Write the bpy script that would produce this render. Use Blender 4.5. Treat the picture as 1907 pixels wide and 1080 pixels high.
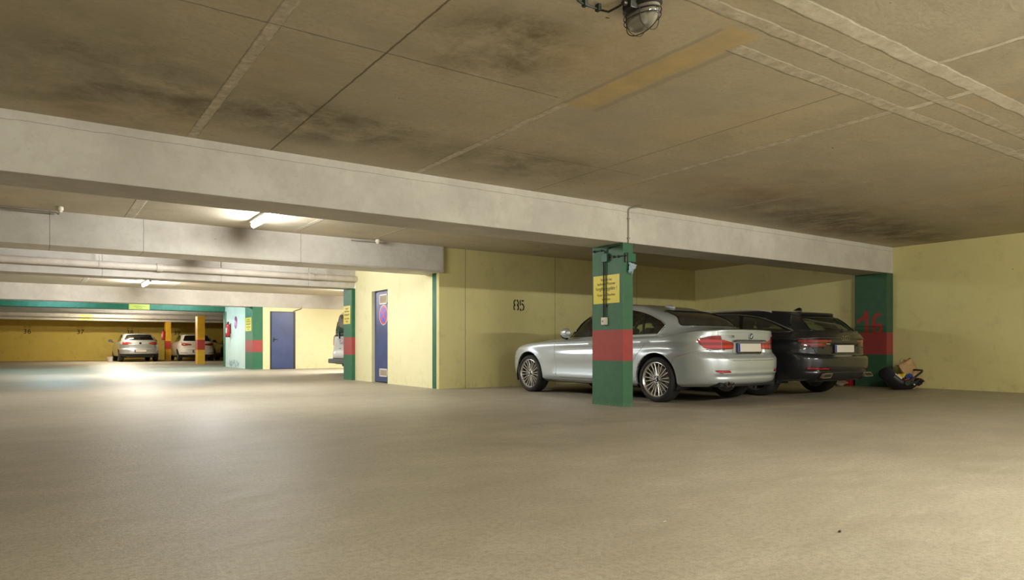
import bpy, bmesh, math, random
import numpy as np
from mathutils import Vector, Matrix
PI = math.pi
SC = bpy.context.scene
for _o in list(bpy.data.objects):
    bpy.data.objects.remove(_o, do_unlink=True)
COL = SC.collection

# ------------------------------------------------------------------ camera, world, exposure
F_PX, HORIZON, YAW, CAM_H = 1290.0, 645.0, math.radians(34.4), 0.77
cd = bpy.data.cameras.new('camera')
cam = bpy.data.objects.new('camera', cd)
COL.objects.link(cam)
cam.location = (0, 0, CAM_H)
cam.rotation_euler = (PI / 2, 0, -YAW)
cd.sensor_width = 36.0
cd.lens = 36.0 * F_PX / 1907.0
cd.shift_y = (HORIZON - 540.0) / 1907.0
cd.clip_start = 0.05
cd.clip_end = 200
SC.camera = cam
w = bpy.data.worlds.new('world')
SC.world = w
w.use_nodes = True
w.node_tree.nodes['Background'].inputs[0].default_value = (0.97, 0.98, 0.91, 1)
w.node_tree.nodes['Background'].inputs[1].default_value = 0.7
SC.view_settings.view_transform = 'Standard'
SC.view_settings.look = 'None'
SC.view_settings.gamma = 1.0
SC.view_settings.use_curve_mapping = False
SC.view_settings.exposure = 0.12
SC.cycles.max_bounces = 10
SC.cycles.diffuse_bounces = 6
SC.cycles.glossy_bounces = 4
SC.cycles.transmission_bounces = 6
SC.cycles.transparent_max_bounces = 16
SC.cycles.sample_clamp_indirect = 6.0
SC.cycles.caustics_reflective = False
SC.cycles.caustics_refractive = False

# lamps: (x, y, rotation, colour, strength, label)
WARM, NEUT, COOL = (1.0, 0.90, 0.72), (1.0, 0.95, 0.86), (0.62, 0.93, 1.0)
LAMPS = [
    (4.0, -0.7, 0.0, (0.96, 0.94, 0.79), 540.0, 'long tube lamp over the front aisle, first from the yellow end wall but one'),
    (8.8, -0.7, 0.0, (0.96, 0.94, 0.80), 350.0, 'long tube lamp over the front aisle, nearest the yellow end wall'),
    (-0.8, -0.7, 0.0, (0.96, 0.94, 0.80), 170.0, 'long tube lamp over the front aisle, above the open driving lane'),
    (2.52, 9.42, PI / 2, (0.97, 0.98, 0.93), 180.0, 'lit white tube lamp behind the nearest beam, largest glowing tube in view'),
    (2.52, 13.1, PI / 2, (0.95, 0.97, 0.97), 330.0, 'lit tube lamp hidden behind the second beam'),
    (2.45, 21.2, PI / 2, (1.0, 0.97, 0.92), 420.0, 'small glowing tube lamp between the pipe beam and the next beam'),
    (8.4, 20.4, PI / 2, (1.0, 0.97, 0.92), 520.0, 'tube lamp in the van bay, over the white van'),
    (0.6, 26.2, 0.0, (0.40, 0.85, 1.0), 130.0, 'bluish white tube lamp before the green lintel beam, over the open lane'),
    (4.3, 26.2, 0.0, (0.55, 0.92, 1.0), 150.0, 'bluish white tube lamp before the green lintel beam, beside the whitish wall'),
    (3.2, 36.6, 0.0, (1.0, 0.91, 0.70), 230.0, 'warm tube lamp in the orange bay, before its row of parked cars'),
    (3.2, 39.4, 0.0, (1.0, 0.91, 0.70), 270.0, 'warm tube lamp in the orange bay, above its row of parked cars'),
    (3.2, 30.6, 0.0, (1.0, 0.95, 0.85), 150.0, 'tube lamp just behind the green lintel beam'),
]

# ------------------------------------------------------------------ material helpers
class G:
    """small wrapper for building node graphs"""
    def __init__(s, name):
        s.m = bpy.data.materials.new(name)
        s.m.use_nodes = True
        s.t = s.m.node_tree
        s.b = s.t.nodes['Principled BSDF']
        s.out = s.t.nodes['Material Output']
    def n(s, typ, **kw):
        nd = s.t.nodes.new(typ)
        for k, v in kw.items():
            setattr(nd, k, v)
        return nd
    def l(s, a, b):
        s.t.links.new(a, b)
    def put(s, sock, val):
        if isinstance(val, (int, float)):
            sock.default_value = val
        elif isinstance(val, (tuple, list)):
            sock.default_value = tuple(val) + ((1.0,) if len(val) == 3 and len(sock.default_value) == 4 else ())
        else:
            s.l(val, sock)
    def pos(s):
        if not hasattr(s, '_p'):
            s._p = s.n('ShaderNodeNewGeometry').outputs['Position']
            sx = s.n('ShaderNodeSeparateXYZ')
            s.l(s._p, sx.inputs[0])
            s.x, s.y, s.z = sx.outputs
        return s._p
    def obj(s):
        return s.n('ShaderNodeTexCoord').outputs['Object']
    def math(s, op, a, b=0.0, c=0.0, clamp=False):
        nd = s.n('ShaderNodeMath', operation=op, use_clamp=clamp)
        for i, v in enumerate((a, b, c)):
            s.put(nd.inputs[i], v)
        return nd.outputs[0]
    def noise(s, scale=5.0, detail=4.0, rough=0.55, vec=None, stretch=None, dist=0.0):
        nd = s.n('ShaderNodeTexNoise')
        v = vec if vec is not None else s.pos()
        if stretch:
            mp = s.n('ShaderNodeMapping')
            mp.inputs['Scale'].default_value = stretch
            s.l(v, mp.inputs[0])
            v = mp.outputs[0]
        s.l(v, nd.inputs['Vector'])
        nd.inputs['Scale'].default_value = scale
        nd.inputs['Detail'].default_value = detail
        nd.inputs['Roughness'].default_value = rough
        nd.inputs['Distortion'].default_value = dist
        return nd.outputs['Fac']
    def ramp(s, fac, stops):
        nd = s.n('ShaderNodeValToRGB')
        el = nd.color_ramp.elements
        while len(el) > 1:
            el.remove(el[-1])
        for i, (p, c) in enumerate(stops):
            e = el[0] if i == 0 else el.new(p)
            e.position = p
            if isinstance(c, (int, float)):
                c = (c, c, c)
            e.color = tuple(c) + (1.0,)
        s.l(fac, nd.inputs[0])
        return nd.outputs[0]
    def step(s, v, a, b):
        """smooth 0..1 as v goes a..b"""
        nd = s.n('ShaderNodeMapRange', interpolation_type='SMOOTHSTEP')
        s.put(nd.inputs['Value'], v)
        nd.inputs['From Min'].default_value = a
        nd.inputs['From Max'].default_value = b
        return nd.outputs[0]
    def mix(s, fac, a, b, mode='MIX'):
        nd = s.n('ShaderNodeMix', data_type='RGBA', blend_type=mode)
        s.put(nd.inputs[0], fac)
        s.put(nd.inputs[6], a)
        s.put(nd.inputs[7], b)
        return nd.outputs[2]
    def line(s, coord, at, half, soft=0.004, wob=None, span=None, other=None):
        """mask of a straight joint: |coord - at| < half"""
        c = coord
        if wob is not None:
            c = s.math('ADD', coord, wob)
        d = s.math('ABSOLUTE', s.math('SUBTRACT', c, at))
        m = s.step(d, half + soft, max(half - soft, 0.0))
        if span:
            a = s.step(other, span[0] - 0.03, span[0] + 0.03)
            b = s.step(other, span[1] + 0.03, span[1] - 0.03)
            m = s.math('MULTIPLY', m, s.math('MULTIPLY', a, b))
        return m
    def blob(s, cx, cy, rx, ry, ax='x', ay='y', soft=0.6):
        s.pos()
        a = s.math('DIVIDE', s.math('SUBTRACT', getattr(s, ax), cx), rx)
        b = s.math('DIVIDE', s.math('SUBTRACT', getattr(s, ay), cy), ry)
        d = s.math('SQRT', s.math('ADD', s.math('MULTIPLY', a, a), s.math('MULTIPLY', b, b)))
        return s.step(d, 1.0 + soft, 1.0 - soft)
    def fin(s, col, rough=0.6, metal=0.0, bump=None, bs=0.2, bd=0.01, spec=None, coat=None):
        s.put(s.b.inputs['Base Color'], col)
        s.put(s.b.inputs['Roughness'], rough)
        s.put(s.b.inputs['Metallic'], metal)
        if spec is not None:
            s.put(s.b.inputs['Specular IOR Level'], spec)
        if coat is not None:
            s.b.inputs['Coat Weight'].default_value = coat
            s.b.inputs['Coat Roughness'].default_value = 0.03
        if bump is not None:
            nd = s.n('ShaderNodeBump')
            nd.inputs['Strength'].default_value = bs
            nd.inputs['Distance'].default_value = bd
            s.l(bump, nd.inputs['Height'])
            s.l(nd.outputs[0], s.b.inputs['Normal'])
        return s.m

def simple(name, col, rough=0.5, metal=0.0, var=0.12, scale=14.0, spec=None, coat=None, bump=0.0):
    g = G(name)
    nz = g.noise(scale, 4, 0.6, vec=g.obj())
    lo = tuple(c * (1 - var) for c in col)
    hi = tuple(min(1, c * (1 + var)) for c in col)
    c = g.ramp(nz, [(0.3, lo), (0.7, hi)])
    return g.fin(c, rough, metal, spec=spec, coat=coat, bump=(nz if bump else None), bs=bump, bd=0.004)

M = {}
def mats():
    # floor: worn, slightly polished screed
    g = G('floor_screed')
    g.pos()
    big = g.noise(0.55, 5, 0.6, dist=0.3)
    med = g.noise(2.2, 6, 0.65, stretch=(1.0, 1.6, 1.0))
    fine = g.noise(38, 3, 0.7)
    speck = g.noise(95, 2, 0.5)
    c = g.ramp(big, [(0.28, (0.39, 0.348, 0.275)), (0.5, (0.47, 0.42, 0.335)), (0.74, (0.55, 0.49, 0.395))])
    c = g.mix(g.ramp(med, [(0.30, 0.55), (0.62, 0.0)]), c, (0.33, 0.28, 0.205))
    c = g.mix(g.ramp(fine, [(0.36, 0.5), (0.56, 0.0)]), c, (0.25, 0.22, 0.165))
    grain = g.noise(150, 2, 0.6)
    c = g.mix(g.ramp(grain, [(0.36, 0.45), (0.52, 0.0)]), c, (0.22, 0.19, 0.145))
    strk = g.noise(5.5, 6, 0.75, stretch=(0.55, 2.2, 1.0))
    c = g.mix(g.ramp(strk, [(0.34, 0.42), (0.50, 0.0)]), c, (0.30, 0.26, 0.19))
    c = g.mix(g.ramp(strk, [(0.56, 0.0), (0.70, 0.35)]), c, (0.62, 0.56, 0.44))
    c = g.mix(g.ramp(speck, [(0.24, 0.75), (0.30, 0.0)]), c, (0.16, 0.14, 0.11))
    c = g.mix(g.ramp(speck, [(0.74, 0.0), (0.80, 0.6)]), c, (0.72, 0.69, 0.62))
    # worn painted lines between the stalls
    wv = g.math('MULTIPLY', g.math('SUBTRACT', g.noise(6, 3), 0.5), 0.05)
    wear = g.ramp(g.noise(9, 5, 0.7), [(0.42, 0.0), (0.66, 0.5)])
    for (ax, at, hw, oth, span) in (('x', 9.05, 0.05, 'y', (5.6, 11.1)), ('y', 5.35, 0.05, 'x', (7.2, 12.6))):
        m = g.line(getattr(g, ax), at, hw, 0.012, wv, span, getattr(g, oth))
        c = g.mix(g.math('MULTIPLY', m, wear), c, (0.66, 0.62, 0.54))
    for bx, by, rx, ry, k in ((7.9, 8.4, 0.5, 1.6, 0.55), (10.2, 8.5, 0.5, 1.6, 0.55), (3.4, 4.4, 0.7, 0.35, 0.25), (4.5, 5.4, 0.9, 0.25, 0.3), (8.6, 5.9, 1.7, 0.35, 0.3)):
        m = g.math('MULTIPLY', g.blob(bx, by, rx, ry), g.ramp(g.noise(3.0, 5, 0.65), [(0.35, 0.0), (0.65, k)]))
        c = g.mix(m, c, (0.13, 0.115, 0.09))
    r = g.ramp(strk, [(0.3, 0.42), (0.7, 0.58)])
    h = g.math('ADD', g.math('MULTIPLY', fine, 0.7), g.math('MULTIPLY', med, 0.8))
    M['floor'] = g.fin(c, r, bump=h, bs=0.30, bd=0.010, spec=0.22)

    # ceiling: stained shuttered concrete with mortar joints
    g = G('ceiling_concrete')
    g.pos()
    big = g.noise(0.8, 8, 0.66, dist=0.15)
    streak = g.noise(1.5, 8, 0.68, stretch=(0.75, 1.5, 1.0))
    fine = g.noise(30, 4, 0.7, stretch=(0.8, 1.2, 1))
    c = g.ramp(big, [(0.25, (0.51, 0.455, 0.345)), (0.5, (0.61, 0.55, 0.43)), (0.75, (0.69, 0.62, 0.49))])
    c = g.mix(g.ramp(streak, [(0.28, 0.45), (0.48, 0.0)]), c, (0.33, 0.28, 0.19))
    c = g.mix(g.ramp(fine, [(0.3, 0.3), (0.55, 0.0)]), c, (0.27, 0.22, 0.14))
    c = g.mix(g.ramp(g.noise(1.1, 6, 0.65, stretch=(0.8, 1.4, 1.0)), [(0.42, 0.0), (0.64, 0.6)]), c, (0.50, 0.46, 0.375))
    c = g.mix(g.ramp(g.noise(0.9, 6, 0.65, stretch=(1.3, 0.8, 1.0)), [(0.52, 0.0), (0.70, 0.45)]), c, (0.68, 0.535, 0.33))
    # damp dark blotches, orange and pinkish tints
    bn = g.ramp(g.noise(2.4, 8, 0.72, dist=0.2), [(0.36, 0.0), (0.62, 0.9)])
    for bx, by, rx, ry, k, col in ((2.3, 3.45, 0.45, 0.45, 0.8, (0.12, 0.095, 0.045)), (1.75, 5.5, 1.0, 0.5, 0.75, (0.10, 0.08, 0.05)), (0.4, 5.4, 0.6, 0.9, 0.55, (0.11, 0.09, 0.055)),
                                   (3.9, 5.6, 1.0, 0.5, 0.6, (0.13, 0.105, 0.075)), (10.5, 5.6, 2.4, 0.6, 0.75, (0.12, 0.095, 0.065)), (8.4, 5.2, 1.5, 0.7, 0.4, (0.16, 0.125, 0.085)), (2.9, 1.9, 0.5, 0.35, 0.45, (0.13, 0.10, 0.06)),
                                   (0.6, 2.6, 0.8, 0.7, 0.35, (0.13, 0.105, 0.065)), (2.9, 3.2, 0.35, 0.45, 0.35, (0.42, 0.29, 0.15)), (6.9, 5.1, 0.9, 0.35, 0.5, (0.42, 0.25, 0.18))):
        c = g.mix(g.math('MULTIPLY', g.math('MULTIPLY', g.blob(bx, by, rx, ry), bn), k), c, col)
    pit = g.ramp(g.noise(11, 3, 0.6, stretch=(0.7, 1.3, 1)), [(0.245, 0.8), (0.275, 0.0)])
    c = g.mix(pit, c, (0.07, 0.055, 0.04))
    edgek = g.ramp(g.noise(4, 5, 0.7), [(0.40, 0.0), (0.62, 0.7)])
    wob = g.math('MULTIPLY', g.math('SUBTRACT', g.noise(3.5, 5, 0.65), 0.5), 0.05)
    wob2 = g.math('MULTIPLY', g.math('SUBTRACT', g.noise(9, 6, 0.75), 0.5), 0.022)
    mort = g.ramp(g.noise(14, 5, 0.75), [(0.35, (0.50, 0.45, 0.365)), (0.55, (0.68, 0.62, 0.52)), (0.72, (0.82, 0.76, 0.65))])
    bright = g.ramp(g.noise(12, 5, 0.8), [(0.35, (0.62, 0.57, 0.47)), (0.6, (0.82, 0.77, 0.67)), (0.75, (0.92, 0.87, 0.77))])
    brown = g.ramp(g.noise(5, 4, 0.6), [(0.35, (0.56, 0.43, 0.20)), (0.7, (0.68, 0.54, 0.28))])
    dark = (0.13, 0.105, 0.07)
    H = {}
    hsum = None
    def strip(axis, at, half, span, col, edge=True, k=1.0, wo=None):
        nonlocal c, hsum
        a, o = (g.x, g.y) if axis == 'x' else (g.y, g.x)
        wo = wob if wo is None else wo
        if edge:
            me = g.line(a, at, half + 0.006, 0.004, wo, span, o)
            c = g.mix(g.math('MULTIPLY', me, edgek), c, dark)
        m = g.line(a, at, half, 0.008, wo, span, o)
        c = g.mix(g.math('MULTIPLY', m, k), c, col)
        hsum = m if hsum is None else g.math('MAXIMUM', hsum, m)
    strip('x', 1.085, 0.036, (-8, 6.5), mort, wo=wob2)
    strip('x', 1.755, 0.004, (-8, 6.5), dark, False, 0.85, wob2)
    bm_ = g.math('MULTIPLY', g.line(g.x, 3.33, 0.12, 0.05, wob, (2.50, 4.0), g.y), g.ramp(g.noise(5, 5, 0.7), [(0.25, 0.35), (0.6, 0.85)]))
    c = g.mix(bm_, c, brown)
    c = g.mix(g.math('MULTIPLY', g.line(g.x, 3.19, 0.02, 0.012, wob, (2.55, 4.0), g.y), 0.55), c, (0.36, 0.31, 0.25))
    c = g.mix(g.math('MULTIPLY', g.line(g.x, 3.49, 0.03, 0.02, wob, (2.7, 4.0), g.y), 0.55), c, (0.38, 0.33, 0.26))
    strip('x', 3.22, 0.035, (4.0, 6.5), mort)
    strip('x', 5.38, 0.045, (2.7, 5.4), mort)
    strip('x', 5.45, 0.012, (5.3, 6.5), mort)
    strip('x', 4.70, 0.004, (2.7, 6.5), dark, False, 0.5, wob2)
    strip('x', 5.99, 0.006, (2.7, 6.5), mort, False, 0.8, wob2)
    strip('x', 7.43, 0.016, (2.7, 6.5), mort, True, 1, wob2)
    strip('x', 8.9, 0.012, (2.7, 6.5), mort, True, 0.8, wob2)
    strip('x', 4.71, 0.025, (-8, 2.1), bright)
    strip('x', 5.42, 0.04, (2.1, 2.7), bright)
    strip('x', 7.4, 0.02, (2.1, 2.7), bright, True, 1, wob2)
    strip('x', 9.6, 0.02, (-8, 6.5), mort, True, 0.9, wob2)
    strip('x', 4.05, 0.006, (2.2, 2.5), bright, False, 1, wob2)
    strip('y', 3.92, 0.004, (-8, 3.1), dark, False, 0.55, wob2)
    strip('y', 5.24, 0.004, (3.4, 5.2), dark, False, 0.5, wob2)
    strip('y', 2.145, 0.055, (2.9, 13), bright, True, 1, wob)
    strip('y', 2.40, 0.045, (2.6, 13), mort, True, 0.9, wob)
    strip('y', 2.68, 0.05, (3.45, 13), mort, True, 1, wob)
    # joints further back
    for xx, hh in ((-1.2, 0.03), (1.05, 0.06), (3.3, 0.04), (4.6, 0.02), (5.7, 0.02), (7.6, 0.02), (9.8, 0.02)):
        strip('x', xx, hh, (7.0, 44), mort, True, 0.9, wob2)
    h = g.math('ADD', g.math('MULTIPLY', fine, 0.4), g.math('ADD', g.math('MULTIPLY', streak, 0.5), hsum))
    M['ceiling'] = g.fin(c, 0.85, bump=h, bs=0.5, bd=0.012, spec=0.25)

    # painted concrete beams
    def beam_mat(name, joints=(), crack=None, soot=()):
        g = G(name)
        g.pos()
        big = g.noise(1.1, 5, 0.6)
        fine = g.noise(24, 4, 0.65)
        c = g.ramp(big, [(0.3, (0.53, 0.495, 0.445)), (0.7, (0.69, 0.66, 0.60))])
        c = g.mix(g.ramp(fine, [(0.26, 0.5), (0.4, 0.0)]), c, (0.42, 0.38, 0.32))
        c = g.mix(g.ramp(g.noise(5.5, 7, 0.72), [(0.38, 0.3), (0.54, 0.0)]), c, (0.45, 0.415, 0.36))
        c = g.mix(g.ramp(g.noise(4.2, 7, 0.72), [(0.58, 0.0), (0.70, 0.25)]), c, (0.78, 0.75, 0.69))
        c = g.mix(g.ramp(g.noise(7, 3, 0.5), [(0.2, 0.9), (0.235, 0.0)]), c, (0.2, 0.18, 0.15))
        wob = g.math('MULTIPLY', g.math('SUBTRACT', g.noise(8, 4, 0.6), 0.5), 0.025)
        for x in joints:
            c = g.mix(g.math('MULTIPLY', g.line(g.x, x, 0.004, 0.005, wob), 0.75), c, (0.16, 0.14, 0.115))
        if crack:
            c = g.mix(g.math('MULTIPLY', g.line(g.z, crack, 0.0025, 0.003, wob), 0.65), c, (0.22, 0.19, 0.15))
        sn = g.ramp(g.noise(2.5, 5, 0.6), [(0.2, 0.05), (0.75, 0.62)])
        for (cx, cz, rx, rz) in soot:
            c = g.mix(g.math('MULTIPLY', g.blob(cx, cz, rx, rz, 'x', 'z', 0.95), sn), c, (0.22, 0.18, 0.13))
        # grimy arrises
        return g.fin(c, 0.75, bump=fine, bs=0.2, bd=0.006, spec=0.3)
    M['beam_front'] = beam_mat('beam_paint_front', (), 2.487)
    M['beam_second'] = beam_mat('beam_paint_second', (0.13, 1.23, 3.45), None, ((2.35, 2.44, 0.95, 0.17),))
    M['beam_third'] = beam_mat('beam_paint_third', (1.0, 3.1, 4.9), None, ((2.45, 2.44, 0.8, 0.14),))
    M['beam'] = beam_mat('beam_paint')
    g = G('beam_soffit')
    M['raw'] = simple('raw_concrete', (0.50, 0.42, 0.29), 0.85, var=0.25, scale=3)

    # yellow painted concrete walls with scuffs and pits
    def wall_mat(name, lo, hi, dirt, joints=(), ax='x', peel=None):
        g = G(name)
        g.pos()
        big = g.noise(0.9, 5, 0.6)
        fine = g.noise(30, 4, 0.6)
        c = g.ramp(big, [(0.3, lo), (0.7, hi)])
        c = g.mix(g.ramp(g.noise(3.2, 6, 0.7), [(0.28, 0.35), (0.45, 0.0)]), c, dirt)
        c = g.mix(g.ramp(g.noise(13, 3, 0.5), [(0.21, 0.8), (0.24, 0.0)]), c, tuple(0.45 * v for v in dirt))
        low = g.step(g.z, 0.35, 0.0)
        c = g.mix(g.math('MULTIPLY', low, g.ramp(g.noise(8, 6, 0.75), [(0.52, 0.0), (0.70, 0.3)])), c, tuple(0.5 * v for v in dirt))
        wob = g.math('MULTIPLY', g.math('SUBTRACT', g.noise(8, 4, 0.6), 0.5), 0.012)
        for x in joints:
            c = g.mix(g.math('MULTIPLY', g.line(getattr(g, ax), x, 0.007, 0.005, wob), 0.6), c, tuple(0.35 * v for v in dirt))
        if peel:
            (py, pz, ry, rz) = peel
            m = g.math('MULTIPLY', g.blob(py, pz, ry, rz, 'y', 'z', 0.3), g.ramp(g.noise(6, 6, 0.75), [(0.47, 0.0), (0.5, 1.0)]))
            c = g.mix(m, c, (0.40, 0.45, 0.47))
        return g.fin(c, 0.62, bump=g.math('ADD', fine, g.math('MULTIPLY', big, 2.0)), bs=0.16, bd=0.008, spec=0.35)
    M['yellow'] = wall_mat('wall_yellow_paint', (0.67, 0.605, 0.285), (0.74, 0.67, 0.33), (0.42, 0.37, 0.18))
    M['yellow85'] = wall_mat('wall_yellow_paint_jointed', (0.67, 0.605, 0.285), (0.74, 0.67, 0.33), (0.42, 0.37, 0.18), (6.52, 8.62, 10.9))
    M['cream'] = wall_mat('wall_pale_yellow_paint', (0.83, 0.775, 0.46), (0.88, 0.825, 0.51), (0.58, 0.52, 0.28))
    M['mint'] = wall_mat('wall_white_paint', (0.80, 0.82, 0.75), (0.86, 0.87, 0.80), (0.60, 0.60, 0.50), peel=(26.6, 0.14, 0.9, 0.14))
    M['orange'] = wall_mat('wall_orange_yellow_paint', (0.68, 0.49, 0.095), (0.76, 0.56, 0.12), (0.33, 0.23, 0.06))

    def band(name, base, red, z0, z1, lo=None):
        g = G(name)
        g.pos()
        nz = g.noise(9, 5, 0.6)
        b = g.mix(g.ramp(nz, [(0.3, 0.0), (0.7, 0.6)]), base, tuple(min(1, v * 1.35 + 0.004) for v in base))
        r = g.mix(g.ramp(nz, [(0.3, 0.0), (0.7, 0.6)]), red, tuple(v * 0.8 for v in red))
        wob = g.math('MULTIPLY', g.math('SUBTRACT', g.noise(9, 3), 0.5), 0.006)
        zz = g.math('ADD', g.z, wob)
        m = g.math('MULTIPLY', g.step(zz, z0 - 0.003, z0 + 0.003), g.step(zz, z1 + 0.003, z1 - 0.003))
        c = g.mix(m, b, r)
        wear = g.math('MULTIPLY', g.step(g.z, 0.07, 0.0), g.ramp(g.noise(30, 5, 0.8), [(0.5, 0.0), (0.66, 0.5)]))
        c = g.mix(wear, c, (0.42, 0.38, 0.30))
        return g.fin(c, 0.5, bump=g.noise(30, 3, 0.6), bs=0.12, bd=0.005, spec=0.4)
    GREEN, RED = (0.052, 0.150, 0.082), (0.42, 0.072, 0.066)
    M['pillar_green'] = band('pillar_green_red_paint', GREEN, RED, 0.585, 0.985)
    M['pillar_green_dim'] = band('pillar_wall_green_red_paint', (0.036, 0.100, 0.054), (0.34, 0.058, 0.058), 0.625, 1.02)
    M['pillar_green_far'] = band('pillar_far_green_red_paint', (0.028, 0.150, 0.075), RED, 0.58, 0.98)
    M['pillar_orange'] = band('pillar_orange_red_paint', (0.72, 0.38, 0.02), (0.52, 0.05, 0.03), 0.62, 1.06)
    M['green'] = simple('green_paint', (0.026, 0.135, 0.070), 0.45, var=0.2, scale=6)
    M['blue'] = simple('blue_door_paint', (0.045, 0.068, 0.185), 0.38, var=0.15, scale=3)
    M['blue_dark'] = simple('blue_frame_paint', (0.018, 0.028, 0.10), 0.4)
    M['sign_yellow'] = simple('sign_yellow', (0.86, 0.72, 0.075), 0.4, var=0.04)
    M['sign_lime'] = simple('sign_lemon', (0.84, 0.72, 0.13), 0.4, var=0.04)
    M['ink'] = simple('sign_ink', (0.035, 0.03, 0.012), 0.6)
    M['stencil'] = simple('stencil_black', (0.022, 0.020, 0.008), 0.7)
    M['spray_red'] = simple('spray_red', (0.36, 0.030, 0.022), 0.6)
    M['sign_red'] = simple('sign_red', (0.55, 0.04, 0.05), 0.35, var=0.05)
    M['sign_blue'] = simple('sign_blue', (0.06, 0.07, 0.62), 0.35, var=0.05)
    M['sign_white'] = simple('sign_white', (0.78, 0.72, 0.72), 0.4, var=0.05)
    M['steel'] = simple('galvanised_steel', (0.50, 0.48, 0.44), 0.4, 0.8, var=0.2)
    M['dark_steel'] = simple('dark_steel', (0.05, 0.045, 0.04), 0.45, 0.6)
    M['cable'] = simple('cable_black', (0.018, 0.022, 0.016), 0.55)
    M['conduit'] = simple('conduit_grey', (0.30, 0.27, 0.22), 0.5, 0.2)
    M['white_plastic'] = simple('white_plastic', (0.78, 0.74, 0.60), 0.4, var=0.05)
    M['housing'] = simple('lamp_housing', (0.62, 0.60, 0.55), 0.45, var=0.08)
    M['pipe'] = simple('drain_pipe_paint', (0.60, 0.54, 0.47), 0.5, var=0.12, scale=5)
    M['ext_red'] = simple('extinguisher_red', (0.55, 0.02, 0.025), 0.25, var=0.05)
    M['black'] = simple('black_plastic', (0.016, 0.015, 0.016), 0.45)
    M['rubber'] = simple('tyre_rubber', (0.022, 0.020, 0.019), 0.75, var=0.25)
    M['fabric_dark'] = simple('dark_fabric', (0.018, 0.017, 0.022), 0.9, var=0.3, scale=30)
    M['paper'] = simple('kraft_paper', (0.48, 0.31, 0.14), 0.8, var=0.2, scale=10, bump=0.4)
    M['yellow_bag'] = simple('yellow_film', (0.72, 0.50, 0.03), 0.35, var=0.2)
    M['blue_cloth'] = simple('blue_cloth', (0.03, 0.10, 0.36), 0.7, var=0.25)
    M['white_card'] = simple('white_card', (0.72, 0.68, 0.62), 0.7, var=0.08)
    M['rag'] = simple('pale_blue_film', (0.40, 0.52, 0.60), 0.4, var=0.25, scale=30)
    M['bucket'] = simple('bucket_plastic', (0.66, 0.60, 0.62), 0.4)
    M['brown_rag'] = simple('brown_rag', (0.30, 0.22, 0.16), 0.9, var=0.3)
    M['faded_ink'] = simple('faded_stencil', (0.30, 0.205, 0.045), 0.7)
    M['grime'] = simple('floor_debris', (0.05, 0.042, 0.03), 0.8)
    # cars
    def paint(name, col, metal=0.7, rough=0.28, flake=0.10):
        g = G(name)
        nz = g.noise(900, 1, 0.5, vec=g.obj())
        c = g.ramp(nz, [(0.3, tuple(v * (1 - flake) for v in col)), (0.7, tuple(min(1, v * (1 + flake)) for v in col))])
        return g.fin(c, rough, metal, coat=1.0)
    M['paint_silver'] = paint('car_paint_silver', (0.60, 0.655, 0.70), 0.55, 0.34)
    M['paint_dark'] = paint('car_paint_anthracite', (0.020, 0.021, 0.026), 0.45, 0.35)
    M['paint_silver_far'] = paint('car_paint_light_silver', (0.52, 0.53, 0.54), 0.55, 0.32)
    M['paint_white'] = paint('car_paint_white', (0.80, 0.76, 0.70), 0.0, 0.4, 0.02)
    M['paint_black'] = paint('car_paint_black', (0.012, 0.012, 0.013), 0.2, 0.35)
    M['paint_van'] = paint('van_paint_white', (0.80, 0.80, 0.80), 0.0, 0.35, 0.01)
    M['chrome'] = simple('chrome', (0.75, 0.73, 0.70), 0.14, 1.0, var=0.04)
    M['rail'] = simple('rail_aluminium', (0.72, 0.69, 0.64), 0.35, 0.35, var=0.05)
    M['satin'] = simple('satin_aluminium', (0.62, 0.59, 0.55), 0.30, 1.0, var=0.06)
    M['alloy'] = simple('alloy_wheel_silver', (0.70, 0.67, 0.63), 0.28, 0.85, var=0.06)
    M['alloy_grey'] = simple('alloy_wheel_grey', (0.34, 0.32, 0.30), 0.32, 0.85, var=0.06)
    M['disc'] = simple('brake_disc_steel', (0.20, 0.18, 0.16), 0.4, 0.9, var=0.3)
    M['trim_black'] = simple('gloss_black_trim', (0.010, 0.010, 0.011), 0.2, coat=0.5)
    M['inside'] = simple('cabin_dark_trim', (0.016, 0.015, 0.016), 0.85)
    M['seat'] = simple('seat_cloth', (0.028, 0.026, 0.027), 0.9, var=0.3, scale=40)
    M['plate'] = simple('plate_white', (0.74, 0.69, 0.62), 0.45, var=0.03)
    M['plate_blue'] = simple('plate_blue', (0.02, 0.06, 0.42), 0.4, var=0.05)
    M['badge_blue'] = simple('badge_blue', (0.05, 0.13, 0.45), 0.25)
    M['badge_white'] = simple('badge_white', (0.8, 0.8, 0.82), 0.25)
    M['van_blue'] = simple('lettering_blue', (0.06, 0.16, 0.42), 0.4)
    M['bumper_grey'] = simple('bumper_grey_plastic', (0.075, 0.072, 0.070), 0.6, var=0.15)
    def lens(name, col, dark, sc=42.0):
        g = G(name)
        o = g.obj()
        sx = g.n('ShaderNodeSeparateXYZ')
        g.l(o, sx.inputs[0])
        s1 = g.math('SINE', g.math('MULTIPLY', sx.outputs[2], sc * 2))
        s2 = g.math('SINE', g.math('MULTIPLY', g.math('ADD', sx.outputs[1], sx.outputs[0]), sc * 6))
        f = g.step(g.math('ADD', s1, g.math('MULTIPLY', s2, 0.08)), -0.7, 0.8)
        c = g.mix(f, dark, col)
        return g.fin(c, 0.12, 0.0, coat=1.0, spec=0.7)
    M['lens_red'] = lens('tail_lens_red', (0.62, 0.020, 0.020), (0.24, 0.006, 0.008))
    M['lens_dim'] = lens('tail_lens_deep_red', (0.30, 0.012, 0.016), (0.07, 0.004, 0.005), 60)
    M['lens_orange'] = lens('tail_lens_red_far', (0.50, 0.05, 0.03), (0.20, 0.012, 0.01))
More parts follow.
